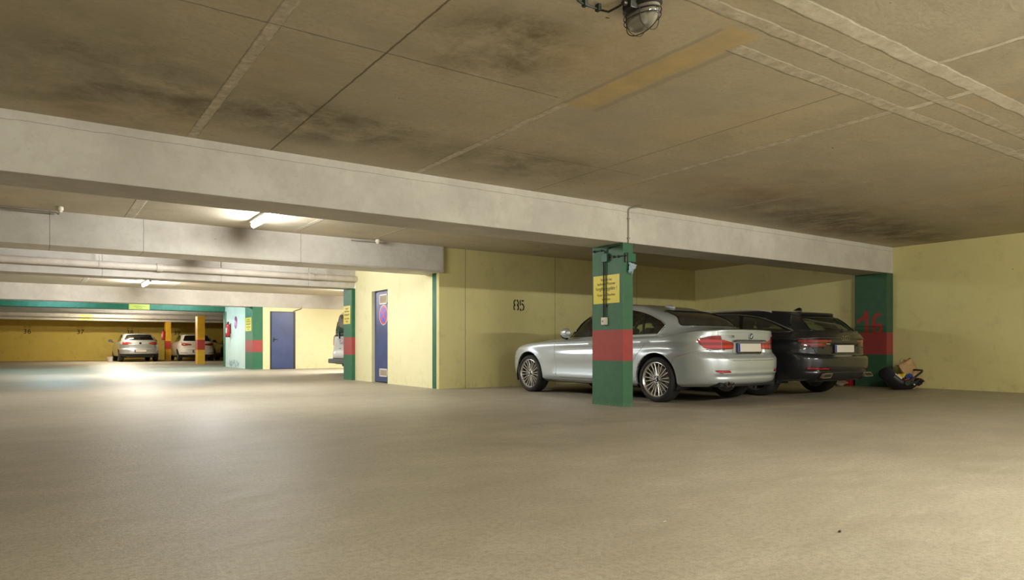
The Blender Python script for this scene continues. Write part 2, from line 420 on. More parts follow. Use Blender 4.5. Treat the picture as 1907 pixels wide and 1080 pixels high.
    M['lens_clear'] = simple('head_lens', (0.5, 0.5, 0.5), 0.1, 0.2, coat=1.0)
    M['reflector'] = simple('reflector_red', (0.50, 0.02, 0.03), 0.2, coat=0.6)
    def glass(name, tint, mixf, dust_sheen=0.0):
        g = G(name)
        t = g.t
        tr = g.n('ShaderNodeBsdfTransparent')
        tr.inputs[0].default_value = tuple(tint) + (1,)
        gl = g.n('ShaderNodeBsdfGlossy')
        gl.inputs['Roughness'].default_value = 0.02
        gl.inputs['Color'].default_value = (0.9, 0.93, 0.92, 1)
        fr = g.n('ShaderNodeFresnel')
        fr.inputs[0].default_value = 1.5
        nz = g.noise(2.0, 3, 0.5, vec=g.obj())
        dirt = g.math('MULTIPLY', nz, mixf)  # uneven extra mirror strength on top of the fresnel
        fac = g.math('ADD', fr.outputs[0], dirt, clamp=True)
        mx = g.n('ShaderNodeMixShader')
        g.l(fac, mx.inputs[0])
        g.l(tr.outputs[0], mx.inputs[1])
        g.l(gl.outputs[0], mx.inputs[2])
        df = g.n('ShaderNodeBsdfDiffuse')
        df.inputs[0].default_value = (0.55, 0.50, 0.40, 1)  # pale film: dust on the lamp, painted ceiling reflection on car windows
        m2 = g.n('ShaderNodeMixShader')
        g.l(g.math('MULTIPLY', g.math('ADD', nz, 0.5), dust_sheen), m2.inputs[0])
        g.l(mx.outputs[0], m2.inputs[1])
        g.l(df.outputs[0], m2.inputs[2])
        g.l(m2.outputs[0], g.out.inputs[0])
        return g.m
    M['glass'] = glass('window_glass', (0.84, 0.93, 0.80), 0.08, 0.015)
    M['glass_dark'] = glass('window_glass_tinted', (0.58, 0.66, 0.52), 0.22, 0.07)  # brown film stands in for the ceiling reflected in the glass
    M['glass_far'] = glass('far_window_glass', (0.16, 0.17, 0.15), 0.05)
    M['lamp_glass'] = glass('lamp_glass_dusty', (0.50, 0.51, 0.50), 0.25, 0.30)
    def emit(name, col, s):
        g = G(name)
        g.b.inputs['Base Color'].default_value = (0.8, 0.8, 0.8, 1)
        nz = g.noise(3, 2, 0.5, vec=g.obj())
        c = g.mix(g.math('MULTIPLY', nz, 0.1), col, (1, 1, 1))
        g.l(c, g.b.inputs['Emission Color'])
        g.b.inputs['Emission Strength'].default_value = s
        return g.m
    M['emit'] = emit
mats()

# ------------------------------------------------------------------ mesh helpers
class MB:
    def __init__(s):
        s.v, s.f, s.sm = [], [], []
    def add(s, vs, fs, smooth=False):
        o = len(s.v)
        s.v += [tuple(p) for p in vs]
        s.f += [tuple(i + o for i in f) for f in fs]
        s.sm += [smooth] * len(fs)
        return s
    def box(s, x0, x1, y0, y1, z0, z1, mtx=None):
        vs = [Vector((x, y, z)) for x in (x0, x1) for y in (y0, y1) for z in (z0, z1)]
        if mtx is not None:
            vs = [mtx @ p for p in vs]
        return s.add(vs, [(0, 1, 3, 2), (4, 6, 7, 5), (0, 4, 5, 1), (2, 3, 7, 6), (0, 2, 6, 4), (1, 5, 7, 3)])
    def grid(s, P, smooth=True, closed=False):
        """P: list of rows of points"""
        n, m = len(P), len(P[0])
        vs = [p for r in P for p in r]
        fs = []
        for i in range(n - 1):
            for j in range(m if closed else m - 1):
                k = (j + 1) % m
                fs.append((i * m + j, i * m + k, (i + 1) * m + k, (i + 1) * m + j))
        return s.add(vs, fs, smooth)
    def tube(s, path, r, n=8, closed=False, cap=True, smooth=True):
        P = [Vector(p) for p in path]
        m = len(P)
        T = []
        for i in range(m):
            a = P[(i - 1) % m] if (closed or i > 0) else P[i]
            b = P[(i + 1) % m] if (closed or i < m - 1) else P[i]
            t = (b - a)
            T.append(t.normalized() if t.length > 1e-9 else Vector((0, 0, 1)))
        up = Vector((0, 0, 1)) if abs(T[0].z) < 0.9 else Vector((1, 0, 0))
        N = (up - T[0] * up.dot(T[0])).normalized()
        rows = []
        for i in range(m):
            N = (N - T[i] * N.dot(T[i]))
            N = N.normalized() if N.length > 1e-6 else T[i].orthogonal().normalized()
            B = T[i].cross(N)
            rr = r[i] if isinstance(r, (list, tuple)) else r
            rows.append([P[i] + (N * math.cos(2 * PI * k / n) + B * math.sin(2 * PI * k / n)) * rr for k in range(n)])
        if closed:
            rows.append(rows[0])
        s.grid(rows, smooth, True)
        if cap and not closed:
            s.add(rows[0], [tuple(range(n - 1, -1, -1))])
            s.add(rows[-1], [tuple(range(n))])
        return s
    def lathe(s, prof, n=24, mtx=None, smooth=True, cap=True):
        """prof: (radius, height) along local z"""
        rows = []
        for r, h in prof:
            row = [Vector((r * math.cos(2 * PI * k / n), r * math.sin(2 * PI * k / n), h)) for k in range(n)]
            rows.append([mtx @ p for p in row] if mtx is not None else row)
        s.grid(rows, smooth, True)
        if cap:
            s.add(rows[0], [tuple(range(n - 1, -1, -1))])
            s.add(rows[-1], [tuple(range(n))])
        return s
    def prism(s, poly, d0, d1, mtx, smooth=False):
        """poly in local xy, extruded along local z from d0 to d1"""
        n = len(poly)
        a = [mtx @ Vector((p[0], p[1], d0)) for p in poly]
        b = [mtx @ Vector((p[0], p[1], d1)) for p in poly]
        s.add(a + b, [tuple(range(n - 1, -1, -1)), tuple(range(n, 2 * n))])
        s.add(a + b, [(i, (i + 1) % n, n + (i + 1) % n, n + i) for i in range(n)], smooth)
        return s
    def ribbon(s, path, wd, d0, d1, mtx):
        """flat brush stroke of width wd in local xy"""
        P = [Vector((p[0], p[1])) for p in path]
        L, R = [], []
        for i in range(len(P)):
            a, b = P[max(i - 1, 0)], P[min(i + 1, len(P) - 1)]
            t = (b - a).normalized()
            nrm = Vector((-t.y, t.x)) * wd * 0.5
            L.append(P[i] + nrm)
            R.append(P[i] - nrm)
        n = len(P)
        rows = []
        for i in range(n):
            rows.append([mtx @ Vector((q.x, q.y, d)) for q, d in ((R[i], d0), (R[i], d1), (L[i], d1), (L[i], d0))])
        s.grid(rows, False, True)
        s.add(rows[0], [(0, 1, 2, 3)])
        s.add(rows[-1], [(3, 2, 1, 0)])
        return s
    def ico(s, c, rad, seed=0, rough=0.15, mtx=None, sub=3):
        rnd = random.Random(seed)
        bm = bmesh.new()
        bmesh.ops.create_icosphere(bm, subdivisions=sub, radius=1.0)
        ph = [(Vector((rnd.uniform(-4, 4), rnd.uniform(-4, 4), rnd.uniform(-4, 4))), rnd.uniform(0, 6)) for _ in range(7)]
        vs = []
        for v in bm.verts:
            k = 1 + rough * sum(math.sin(v.co.dot(a) + b) for a, b in ph) / 3
            p = Vector((v.co.x * rad[0] * k, v.co.y * rad[1] * k, v.co.z * rad[2] * k))
            p = (mtx @ p if mtx is not None else p) + Vector(c)
            vs.append(p)
        fs = [tuple(v.index for v in f.verts) for f in bm.faces]
        bm.free()
        return s.add(vs, fs, True)
    def build(s, name, mat, parent=None, loc=None, bevel=0.0, bseg=2):
        me = bpy.data.meshes.new(name)
        o3 = Vector(loc) if loc is not None else Vector((0, 0, 0))
        me.from_pydata([tuple(Vector(p) - o3) for p in s.v], [], s.f)
        me.polygons.foreach_set('use_smooth', s.sm)
        me.update()
        bm = bmesh.new()
        bm.from_mesh(me)
        bmesh.ops.remove_doubles(bm, verts=bm.verts, dist=1e-5)
        bmesh.ops.recalc_face_normals(bm, faces=bm.faces)
        if bevel > 0:
            eds = [e for e in bm.edges if len(e.link_faces) == 2 and e.calc_face_angle(0) > 0.5]
            r = bmesh.ops.bevel(bm, geom=eds, offset=bevel, segments=bseg, affect='EDGES', profile=0.6, clamp_overlap=True)
            for f in r['faces']:
                f.smooth = True
        for e in bm.edges:
            if len(e.link_faces) == 2 and e.calc_face_angle(0) > 0.7:
                e.smooth = False
        bm.to_mesh(me)
        bm.free()
        me.materials.append(mat)
        ob = bpy.data.objects.new(name, me)
        COL.objects.link(ob)
        if loc is not None:
            ob.location = loc
        if parent is not None:
            ob.parent = parent
        return ob

def thing(name, label, cat, loc=(0, 0, 0), rotz=0.0, group=None):
    o = bpy.data.objects.new(name, None)
    COL.objects.link(o)
    o.location = loc
    o.rotation_euler = (0, 0, rotz)
    o.empty_display_size = 0.1
    return tag(o, label, cat, group)
def tag(o, label, cat, group=None):
    o['label'] = label
    o['category'] = cat
    if group:
        o['group'] = group
    return o
def struct(o, label=None, cat=None):
    o['kind'] = 'structure'
    if label:
        o['label'] = label
    if cat:
        o['category'] = cat
    return o
def frame(origin, xa, ya):
    xa, ya = Vector(xa).normalized(), Vector(ya).normalized()
    za = xa.cross(ya)
    m = Matrix((xa, ya, za)).transposed().to_4x4()
    m.translation = Vector(origin)
    return m
def face_negx(x, y, z):
    return frame((x, y, z), (0, -1, 0), (0, 0, 1))      # plane seen from -X
def face_negy(x, y, z):
    return frame((x, y, z), (1, 0, 0), (0, 0, 1))       # plane seen from -Y
def text(name, body, size, mtx, mat, parent=None, align='CENTER', sx=1.0, depth=0.0008, shear=0.0):
    cu = bpy.data.curves.new(name, 'FONT')
    cu.body = body
    cu.size = size
    cu.align_x = align
    cu.align_y = 'CENTER'
    cu.extrude = depth
    cu.shear = shear
    cu.resolution_u = 3
    tmp = bpy.data.objects.new(name, cu)
    COL.objects.link(tmp)
    dg = bpy.context.evaluated_depsgraph_get()
    me = bpy.data.meshes.new_from_object(tmp.evaluated_get(dg))
    bpy.data.objects.remove(tmp, do_unlink=True)
    bpy.data.curves.remove(cu)
    me.transform(Matrix.Diagonal((sx, 1, 1, 1)))
    me.transform(mtx)
    me.name = name
    me.materials.clear()
    me.materials.append(mat)
    ob = bpy.data.objects.new(name, me)
    COL.objects.link(ob)
    if parent is not None:
        ob.parent = parent
    return ob
def arc(cx, cy, r, a0, a1, n=14, ry=None):
    ry = r if ry is None else ry
    return [(cx + r * math.cos(math.radians(a0 + (a1 - a0) * i / n)), cy + ry * math.sin(math.radians(a0 + (a1 - a0) * i / n))) for i in range(n + 1)]
# ------------------------------------------------------------------ the setting
ZC, ZB = 2.56, 2.09          # ceiling, underside of the beams
XW, XA = 12.8, 5.97          # end wall, line of the aisle walls
Y1, Y85, Y3, Y4, Y5, Y6, Y7, YF = 6.46, 11.05, 15.05, 23.9, 28.0, 32.5, 41.5, 44.5
XL, YB = -9.0, -7.0          # limits outside the frame; back left open to admit world fill light

def sm(t):
    t = min(max(t, 0), 1)
    return t * t * (3 - 2 * t)
def floor_z(x, y):
    return 0.038 * sm((x - 11.45) / 1.3) * (1 - sm((y - 9.0) / 2.0))

m = MB()
xs = [XL, -4, 0, 4, 8, 10, 11] + [11.45 + 0.16 * i for i in range(10)]
ys = [YB, -3, 0, 3, 6, 8, 8.6] + [9 + 0.25 * i for i in range(9)] + [15, 20, 25, 30, 36, YF + 0.2]
m.grid([[Vector((x, y, floor_z(x, y))) for y in ys] for x in xs])
struct(m.build('floor', M['floor']), 'worn light brown screed floor of the garage', 'floor')

m = MB().box(XL, XW + 0.2, YB, YF + 0.2, ZC, ZC + 0.2)
struct(m.build('ceiling', M['ceiling']), 'stained raw concrete ceiling with pale mortar joints', 'ceiling')

def wall(name, x0, x1, y0, y1, mat, label, z0=-0.1, z1=ZC):
    return struct(MB().box(x0, x1, y0, y1, z0, z1).build(name, mat), label, 'wall')
wall_right = wall('wall_right', XW, XW + 0.2, YB, Y85 + 0.2, M['yellow'], 'plain yellow end wall beside the dark wagon')
wall_stall = wall('wall_front', XA, XW, Y85, Y85 + 0.25, M['yellow85'], 'yellow wall with the stencilled stall number before the silver sedan')
wall('wall_left', XL - 0.2, XL, YB, YF, M['cream'], 'wall along the far side of the driving lane')

# pale yellow wall along the aisle with a recessed doorway
DY0, DY1, DZ = 13.27, 14.10, 1.955
m = MB()
m.box(XA, XA + 0.2, Y85 + 0.25, DY0, -0.1, ZC)
m.box(XA, XA + 0.2, DY1, Y3, -0.1, ZC)
m.box(XA, XA + 0.2, DY0, DY1, DZ, ZC)
struct(m.build('wall_aisle', M['cream']), 'pale yellow wall with the narrow blue sign door', 'wall')
wall('wall_bay_near', XA + 0.2, XW, Y3 + 0.25, Y3 + 0.5, M['cream'], 'wall on the near side of the van bay')
wall('wall_bay_far', XA + 0.26, XW, Y4 + 0.0, Y4 + 0.25, M['cream'], 'pale yellow wall with the wide blue door behind the van', z1=ZB + 0.02)
wall('wall_bay_right', XW, XW + 0.2, Y3, Y4 + 0.25, M['cream'], 'wall at the end of the van bay')
wall('wall_white', XA - 0.07, XA + 0.26, Y4 + 1.0, Y5, M['mint'], 'whitish wall with peeling base, carrying the fire extinguisher')
wall('wall_far', XL, XW + 0.2, YF, YF + 0.2, M['orange'], 'dull orange wall with stall numbers at the far end')
wall('wall_far_right', XW, XW + 0.2, Y4, YF, M['orange'], 'side wall of the orange bay')

# doors
d1 = struct(MB().box(XA + 0.075, XA + 0.115, DY0, DY1, 0.012, DZ).build('door_1', M['blue_dark']), 'narrow blue door with two vents and a round no stopping sign', 'door')
MB().box(XA + 0.058, XA + 0.0745, DY0 + 0.01, DY1 - 0.05, 0.02, DZ - 0.03).build('door_leaf', M['blue'], d1, bevel=0.004)
for (z0, z1) in ((1.66, 1.87), (0.13, 0.30)):
    f = MB()
    ya, yb = 13.39, 13.80
    for (a, b, c, e) in ((ya, yb, z0, z0 + 0.025), (ya, yb, z1 - 0.025, z1), (ya, ya + 0.025, z0, z1), (yb - 0.025, yb, z0, z1)):
        f.box(XA + 0.044, XA + 0.0575, a, b, c, e)
    fr = f.build('vent_frame', M['sign_white'], d1)
    g = MB().box(XA + 0.0555, XA + 0.0575, ya + 0.02, yb - 0.02, z0 + 0.02, z1 - 0.02)
    for k in range(7):
        zz = z0 + 0.032 + k * (z1 - z0 - 0.064) / 6
        g.box(XA + 0.048, XA + 0.055, ya + 0.026, yb - 0.026, zz - 0.004, zz + 0.004)
    g.build('vent_grille', M['raw'], fr)

d2 = struct(MB().box(6.47, 7.32, Y4 - 0.012, Y4 - 0.001, 0.0, 1.955).build('door_2', M['dark_steel']), 'wide blue steel door in the pale yellow wall of the van bay', 'door')
MB().box(6.51, 7.24, Y4 - 0.030, Y4 - 0.013, 0.012, 1.93).build('door_leaf', M['blue'], d2, bevel=0.004)
h = MB().tube([(6.585, Y4 - 0.03, 1.01), (6.585, Y4 - 0.075, 1.01), (6.70, Y4 - 0.080, 1.01)], 0.010, 8)
h.box(6.565, 6.605, Y4 - 0.040, Y4 - 0.0305, 0.92, 1.08)
h.build('door_handle', M['dark_steel'], d2)

# beams
def beam(x0, x1, y0, y1, mat, label, z0=ZB, bev=0.015):
    return struct(MB().box(x0, x1, y0, y1, z0, ZC + 0.05).build('beam', mat, bevel=bev), label, 'beam')
beam(XL, XW, Y1, 7.05, M['beam_front'], 'long grey concrete beam nearest the camera, resting on the green pillar')
b2 = beam(XL, XA + 0.075, 10.98, 11.62, M['beam_second'], 'second grey beam, ending beside the yellow stall wall', 2.10, 0.035)
beam(XL, XA - 0.001, Y3, Y3 + 0.52, M['beam_third'], 'third beam, with the drain pipe along it')
beam(XL, XW, Y4 - 0.03, Y4 + 0.55, M['beam'], 'fourth beam, above the blue steel door')
beam(XL, XA + 0.3, Y5, Y5 + 0.5, M['green'], 'beam painted dark green over the way into the orange bay')
beam(XL, XW, Y6, Y6 + 0.5, M['beam'], 'pale beam over the nearer orange pillar')
beam(XL, XW, Y7, Y7 + 0.5, M['beam'], 'pale beam with the small lemon sign in the orange bay')

# pillars
def pillar(x0, x1, y0, y1, mat, label, z1=ZB, bev=0.006):
    return struct(MB().box(x0, x1, y0, y1, -0.05, z1 + 0.0).build('pillar', mat, bevel=bev), label, 'pillar')
P1 = (6.13, 6.305, Y1, 7.05)
pillar_near = pillar(*P1, M['pillar_green'], 'green pillar with a red band, in front of the silver sedan')
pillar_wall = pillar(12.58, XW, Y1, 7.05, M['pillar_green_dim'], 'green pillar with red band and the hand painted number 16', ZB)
pillar(XA - 0.01, XA + 0.2, 11.15, 11.29, M['green'], 'narrow plain green pillar under the end of the second beam', 2.10)
pillar(XA - 0.075, XA + 0.2, Y3 + 0.02, Y3 + 0.53, M['pillar_green_far'], 'green and red pillar hiding half the white van')
pillar(XA - 0.07, XA + 0.26, Y4 - 0.01, Y4 + 1.0, M['pillar_green_far'], 'green and red pillar between the whitish wall and the blue steel door')
pillar(5.72, 6.02, Y6, Y6 + 0.5, M['pillar_orange'], 'orange pillar with red band before the white hatchback')
pillar(5.72, 5.98, Y7, Y7 + 0.5, M['pillar_orange'], 'orange pillar carrying a fire extinguisher, right of the silver hatchback')
# green jamb of the gateway at the end of the whitish wall
struct(MB().box(XA - 0.10, XA + 0.0, Y5 - 0.06, Y5 + 0.12, 0, ZB).build('trim_1', M['green']), 'thin dark green jamb at the end of the whitish wall', 'door jamb')

# painted numbers
def stencil85(mtx):
    w_, d0, d1 = 0.042, -0.001, 0.0012
    m = MB()
    for sgn in (-1, 1):
        up = [(sgn * 0.014, 0.197)] + [(sgn * (0.012 + 0.052 * math.sin(math.radians(a))), 0.145 + 0.052 * math.cos(math.radians(a))) for a in range(20, 161, 14)]
        dn = [(sgn * (0.012 + 0.056 * math.sin(math.radians(a))), 0.055 + 0.055 * math.cos(math.radians(a))) for a in range(22, 165, 13)]
        m.ribbon([(x - 0.09, y) for x, y in up + dn], 0.030, d0, d1, mtx)
    ox = 0.085
    m.ribbon([(ox - 0.055, 0.205), (ox - 0.055, 0.095)], 0.030, d0, d1, mtx)
    m.ribbon([(ox - 0.012, 0.190), (ox + 0.052, 0.190)], 0.030, d0, d1, mtx)
    m.ribbon([(ox - 0.014 + 0.066 * math.sin(math.radians(a)), 0.064 + 0.064 * math.cos(math.radians(a))) for a in range(0, 160, 13)], 0.030, d0, d1, mtx)
    m.ribbon([(ox - 0.058, 0.035), (ox - 0.045, 0.012), (ox - 0.022, -0.004)], 0.030, d0, d1, mtx)
    return m
stencil85(face_negy(7.735, Y85 - 0.0015, 1.47) @ Matrix.Diagonal((0.80, 1, 1, 1))).build('stall_number', M['stencil'], wall_stall)

mt = face_negx(12.5785, 6.74, 1.02)
m = MB()
m.ribbon([(-0.23, 0.22), (-0.19, 0.245), (-0.14, 0.285), (-0.105, 0.355)], 0.055, -0.001, 0.0008, mt)
m.ribbon([(-0.095, 0.355), (-0.088, 0.28), (-0.082, 0.10), (-0.088, 0.03)], 0.062, -0.001, 0.0012, mt)
six = [(0.175, 0.335), (0.14, 0.345), (0.10, 0.30), (0.075, 0.22), (0.065, 0.13), (0.085, 0.05), (0.14, 0.01), (0.20, 0.035), (0.225, 0.10), (0.20, 0.165), (0.145, 0.165), (0.095, 0.12)]
m.ribbon([(x * 0.95 - 0.03, y * 1.05 - 0.03) for x, y in six], 0.056, -0.001, 0.0010, mt)
for (cx, cy, r) in ((-0.235, 0.215, 0.036), (-0.10, 0.365, 0.038), (0.136, 0.322, 0.038), (-0.085, 0.02, 0.034)):
    m.prism([(cx + r * math.cos(a * PI / 6), cy + r * math.sin(a * PI / 6)) for a in range(12)], -0.001, 0.0016, mt)
m.build('stall_number', M['spray_red'], pillar_wall)
WF = [o for o in bpy.data.objects if o.name == 'wall_far'][0]
for (n, u) in (('36', 0), ('37', 1), ('38', 2), ('39', 3)):
    x = (-0.46, 1.92, 4.30, 6.72)[u]
    text('stall_number', n, 0.36, face_negy(x, YF - 0.002, 1.55), M['stencil'], WF)
    # older, fainter lettering just above each number
    text('old_number', n + ' ' + n, 0.15, face_negy(x, YF - 0.002, 1.79), M['faded_ink'], WF)

# ------------------------------------------------------------------ lamps
def lamp(x, y, rz, col, s, label, i):
    t = thing('tube_lamp', label, 'lamp', (x, y, ZC), rz, 'tube lamps along the lane')
    L = 0.76
    MB().box(-L, L, -0.052, 0.052, -0.040, -0.001).build('housing', M['housing'], t, bevel=0.006)
    d = MB()
    rows = []
    for k in range(17):
        a = 2 * PI * k / 16
        rows.append([Vector((sx, 0.034 * math.cos(a), -0.080 - 0.034 * math.sin(a))) for sx in (-L + 0.03, L - 0.03)])
    d.grid(rows)
    d.build('diffuser', M['emit']('lamp_glow', col, s), t)
    for sx in (-1, 1):
        MB().box(min(sx * L, sx * (L - 0.03)), max(sx * L, sx * (L - 0.03)), -0.034, 0.034, -0.100, -0.0405).build('end_cap', M['housing'], t, bevel=0.004)
for i, a in enumerate(LAMPS):
    lamp(*a, i)

# dead bulkhead lamp with wire guard above the camera
t = thing('bulkhead_lamp', 'unlit oval caged lamp on the ceiling, dusty glass', 'lamp', (2.605, 2.60, ZC), 0)
def oval(rx, ry, z, n=28):
    return [Vector((rx * math.cos(2 * PI * k / n), ry * math.sin(2 * PI * k / n), z)) for k in range(n)]
m = MB()
rows = [oval(0.066, 0.108, -0.002), oval(0.068, 0.110, -0.022), oval(0.062, 0.102, -0.030), oval(0.056, 0.095, -0.034)]
m.grid(rows, True, True)
m.add(rows[0], [tuple(range(28))])
m.build('base', M['dark_steel'], t)
m = MB()
rows = []
for k in range(9):
    a = PI / 2 * k / 8
    rows.append(oval(0.058 * math.cos(a) ** 0.6 + 1e-4, 0.098 * math.cos(a) ** 0.6 + 1e-4, -0.032 - 0.090 * math.sin(a)))
m.grid(rows, True, True)
m.build('glass', M['lamp_glass'], t)
MB().lathe([(0.018, -0.044), (0.024, -0.07), (0.026, -0.09), (0.018, -0.108), (0.004, -0.112)], 14).build('bulb', M['white_plastic'], t)
m = MB()
m.tube([p for p in oval(0.064, 0.105, -0.052)], 0.0028, 6, closed=True)
m.tube([p for p in oval(0.063, 0.104, -0.075)], 0.0022, 6, closed=True)
for k in range(3):
    yy = (-0.045, 0.045, None)[k]
    pts = []
    for i in range(17):
        a = PI * i / 16
        if yy is None:
            pts.append((0, 0.106 * math.cos(a), -0.05 - 0.088 * math.sin(a) ** 0.55))
        else:
            pts.append((0.062 * math.cos(a), yy, -0.05 - 0.084 * math.sin(a) ** 0.55))
    m.tube(pts, 0.0022, 6)
m.build('wire_guard', M['dark_steel'], t)
m = MB().box(-0.10, -0.05, -0.028, 0.028, -0.052, -0.002)
m.tube([(-0.10, 0, -0.03), (-0.125, 0, -0.03)], 0.014, 8)
m.build('cable_gland', M['dark_steel'], t, bevel=0.004)
t.scale = (1.12, 1.12, 1.12)

c = tag(MB().tube([(2.10, 2.60, ZC - 0.008), (2.22, 2.70, ZC - 0.020), (2.28, 2.728, ZC - 0.026), (2.32, 2.738, ZC - 0.026), (2.37, 2.737, ZC - 0.026), (2.44, 2.735, ZC - 0.026), (2.478, 2.72, ZC - 0.03), (2.482, 2.66, ZC - 0.03), (2.482, 2.63, ZC - 0.03)], 0.006, 8).build('lamp_cable', M['cable']),
        'thin black cable clipped to the ceiling, running to the caged lamp', 'cable')
for x, yk in ((2.33, 2.738), (2.42, 2.736)):
    MB().box(x - 0.010, x + 0.010, yk - 0.015, yk + 0.015, ZC - 0.036, ZC - 0.001).build('cable_clip', M['cable'], c, bevel=0.003)

# heat sensors and their conduits
for (x, y, lab, path) in ((0.235, 10.60, 'cream heat sensor above the left end of the second beam', [(-1.6, 10.955, ZC - 0.02), (0.20, 10.955, ZC - 0.02), (0.225, 10.94, ZC - 0.045), (0.235, 10.66, ZC - 0.05)]),
                          (4.70, 10.84, 'cream heat sensor near the right end of the second beam', [(4.28, 10.962, ZC - 0.035), (4.40, 10.955, ZC - 0.035), (4.66, 10.86, ZC - 0.035)])):
    t = thing('heat_sensor', lab, 'sensor', (x, y, ZC), 0, 'cream heat sensors')
    MB().lathe([(0.036, -0.001), (0.040, -0.012), (0.040, -0.045), (0.034, -0.052)], 20).build('base', M['white_plastic'], t)
    MB().lathe([(0.030, -0.0525), (0.026, -0.068), (0.012, -0.074)], 20).build('cap', M['white_plastic'], t)
    MB().tube([(p[0] - x, p[1] - y, p[2] - ZC) for p in path], 0.009, 8).build('conduit', M['conduit'], t)

# drain pipe along the third beam
t = thing('drain_pipe', 'long painted drain pipe running along the third beam', 'pipe', (0, Y3 - 0.10, 2.30))
MB().tube([(XL, 0, 0.0), (XA - 0.01, 0, -0.005)], 0.066, 20).build('pipe', M['pipe'], t)
for x in (-0.9, 1.95, 4.92):
    MB().lathe([(0.067, -0.055), (0.080, -0.05), (0.080, 0.05), (0.067, 0.055)], 20, Matrix.Translation((x, 0, -0.002)) @ Matrix.Rotation(PI / 2, 4, 'Y')).build('pipe_collar', M['pipe'], t)
for x in (0.95, 3.05, 5.25):
    m = MB().tube([(x, 0.0, 0.255), (x, 0.0, 0.07)], 0.008, 6)
    m.lathe([(0.0665, -0.012), (0.072, -0.012), (0.072, 0.012), (0.0665, 0.012)], 20, Matrix.Translation((x, 0, -0.002)) @ Matrix.Rotation(PI / 2, 4, 'Y'), cap=False)
    m.build('pipe_hanger', M['pipe'], t)

# thin pipes in the orange bay under the pale beam
for k, (y, z) in enumerate(((Y6 - 0.10, 2.16), (Y7 - 0.3, 2.26))):
    tag(MB().tube([(XL, y, z), (XW, y, z)], 0.03, 10).build('service_pipe', M['pipe']),
        ('thin pale pipe before the beam of the nearer orange pillar', 'thin pale pipe before the beam with the lemon sign')[k], 'pipe')

# ------------------------------------------------------------------ signs and pillar fittings
def warning(mtx, wd, ht, label, loc):
    t = thing('warning_sign', label, 'sign', loc, 0, 'yellow warning signs')
    mt = Matrix.Translation(-Vector(loc)) @ mtx
    MB().prism([(-wd / 2, -ht / 2), (wd / 2, -ht / 2), (wd / 2, ht / 2), (-wd / 2, ht / 2)], 0.0008, 0.003, mt).build('plate', M['sign_yellow'], t)
    s = ht / 0.365
    for (txt, y, sz) in (('Vorsicht bei', 0.125, 0.050), ('laufenden Motoren', 0.072, 0.050), ('Vergiftungsgefahr !', 0.008, 0.062), ('Feuer und Rauchen', -0.072, 0.050), ('verboten', -0.128, 0.050)):
        text('lettering', txt, sz * s, mt @ Matrix.Translation((0, y * s, 0.0032)), M['ink'], t, sx=0.88 * wd / (0.5 * s))
    return t
warning(face_negx(P1[0], 6.772, 1.515), 0.50, 0.368, 'yellow warning sign on the near green pillar, behind two cables', (P1[0], 6.772, 1.515))
warning(face_negx(XA - 0.075, 15.36, 1.495), 0.42, 0.42, 'yellow warning sign on the pillar beside the white van', (XA - 0.075, 15.36, 1.495))
warning(face_negx(XA - 0.07, 24.45, 1.52), 0.80, 0.46, 'yellow warning sign on the pillar left of the blue steel door', (XA - 0.07, 24.45, 1.52))
for (x, y, z, wd, ht, lab) in ((3.0, Y5, 2.185, 0.66, 0.19, 'small lemon notice on the dark green beam'), (2.05, Y7, 2.26, 0.58, 0.27, 'small lemon notice on the pale beam in the orange bay')):
    t = thing('notice_sign', lab, 'sign', (x, y, z), 0, 'small lemon notices')
    mt = face_negy(0, 0, 0)
    MB().prism([(-wd / 2, -ht / 2), (wd / 2, -ht / 2), (wd / 2, ht / 2), (-wd / 2, ht / 2)], 0.001, 0.006, mt).build('plate', M['sign_lime'], t)
    text('lettering', 'Vorsicht bei laufenden Motoren', ht * 0.21, mt @ Matrix.Translation((0, ht * 0.1, 0.0065)), M['ink'], t, sx=0.8)
    text('lettering', 'Vergiftungsgefahr', ht * 0.21, mt @ Matrix.Translation((0, -ht * 0.22, 0.0065)), M['ink'], t, sx=0.8)

def no_stopping(loc, r, label):
    t = thing('no_stopping_sign', label, 'sign', loc, 0, 'round no stopping signs')
    mt = face_negx(0, 0, 0)
    MB().prism(arc(0, 0, r, 0, 360, 40)[:-1], 0.0005, 0.003, mt).build('rim', M['sign_white'], t)
    MB().prism(arc(0, 0, r * 0.94, 0, 360, 40)[:-1], 0.0032, 0.0042, mt).build('ring', M['sign_red'], t)
    MB().prism(arc(0, 0, r * 0.75, 0, 360, 40)[:-1], 0.0044, 0.0052, mt).build('field', M['sign_blue'], t)
    m = MB()
    for a in (45, 135):
        c_, s_ = math.cos(math.radians(a)), math.sin(math.radians(a))
        m.ribbon([(-c_ * r * 0.78, -s_ * r * 0.78), (c_ * r * 0.78, s_ * r * 0.78)], r * 0.19, 0.0054, 0.0062 + 0.0004 * (a > 90), mt)
    m.build('cross', M['sign_red'], t)
no_stopping((XA + 0.0575, 13.605, 1.435), 0.215, 'round red and blue no stopping sign on the narrow blue door')
no_stopping((XA - 0.0705, 26.25, 1.63), 0.24, 'round no stopping sign on the whitish wall beside the extinguisher')

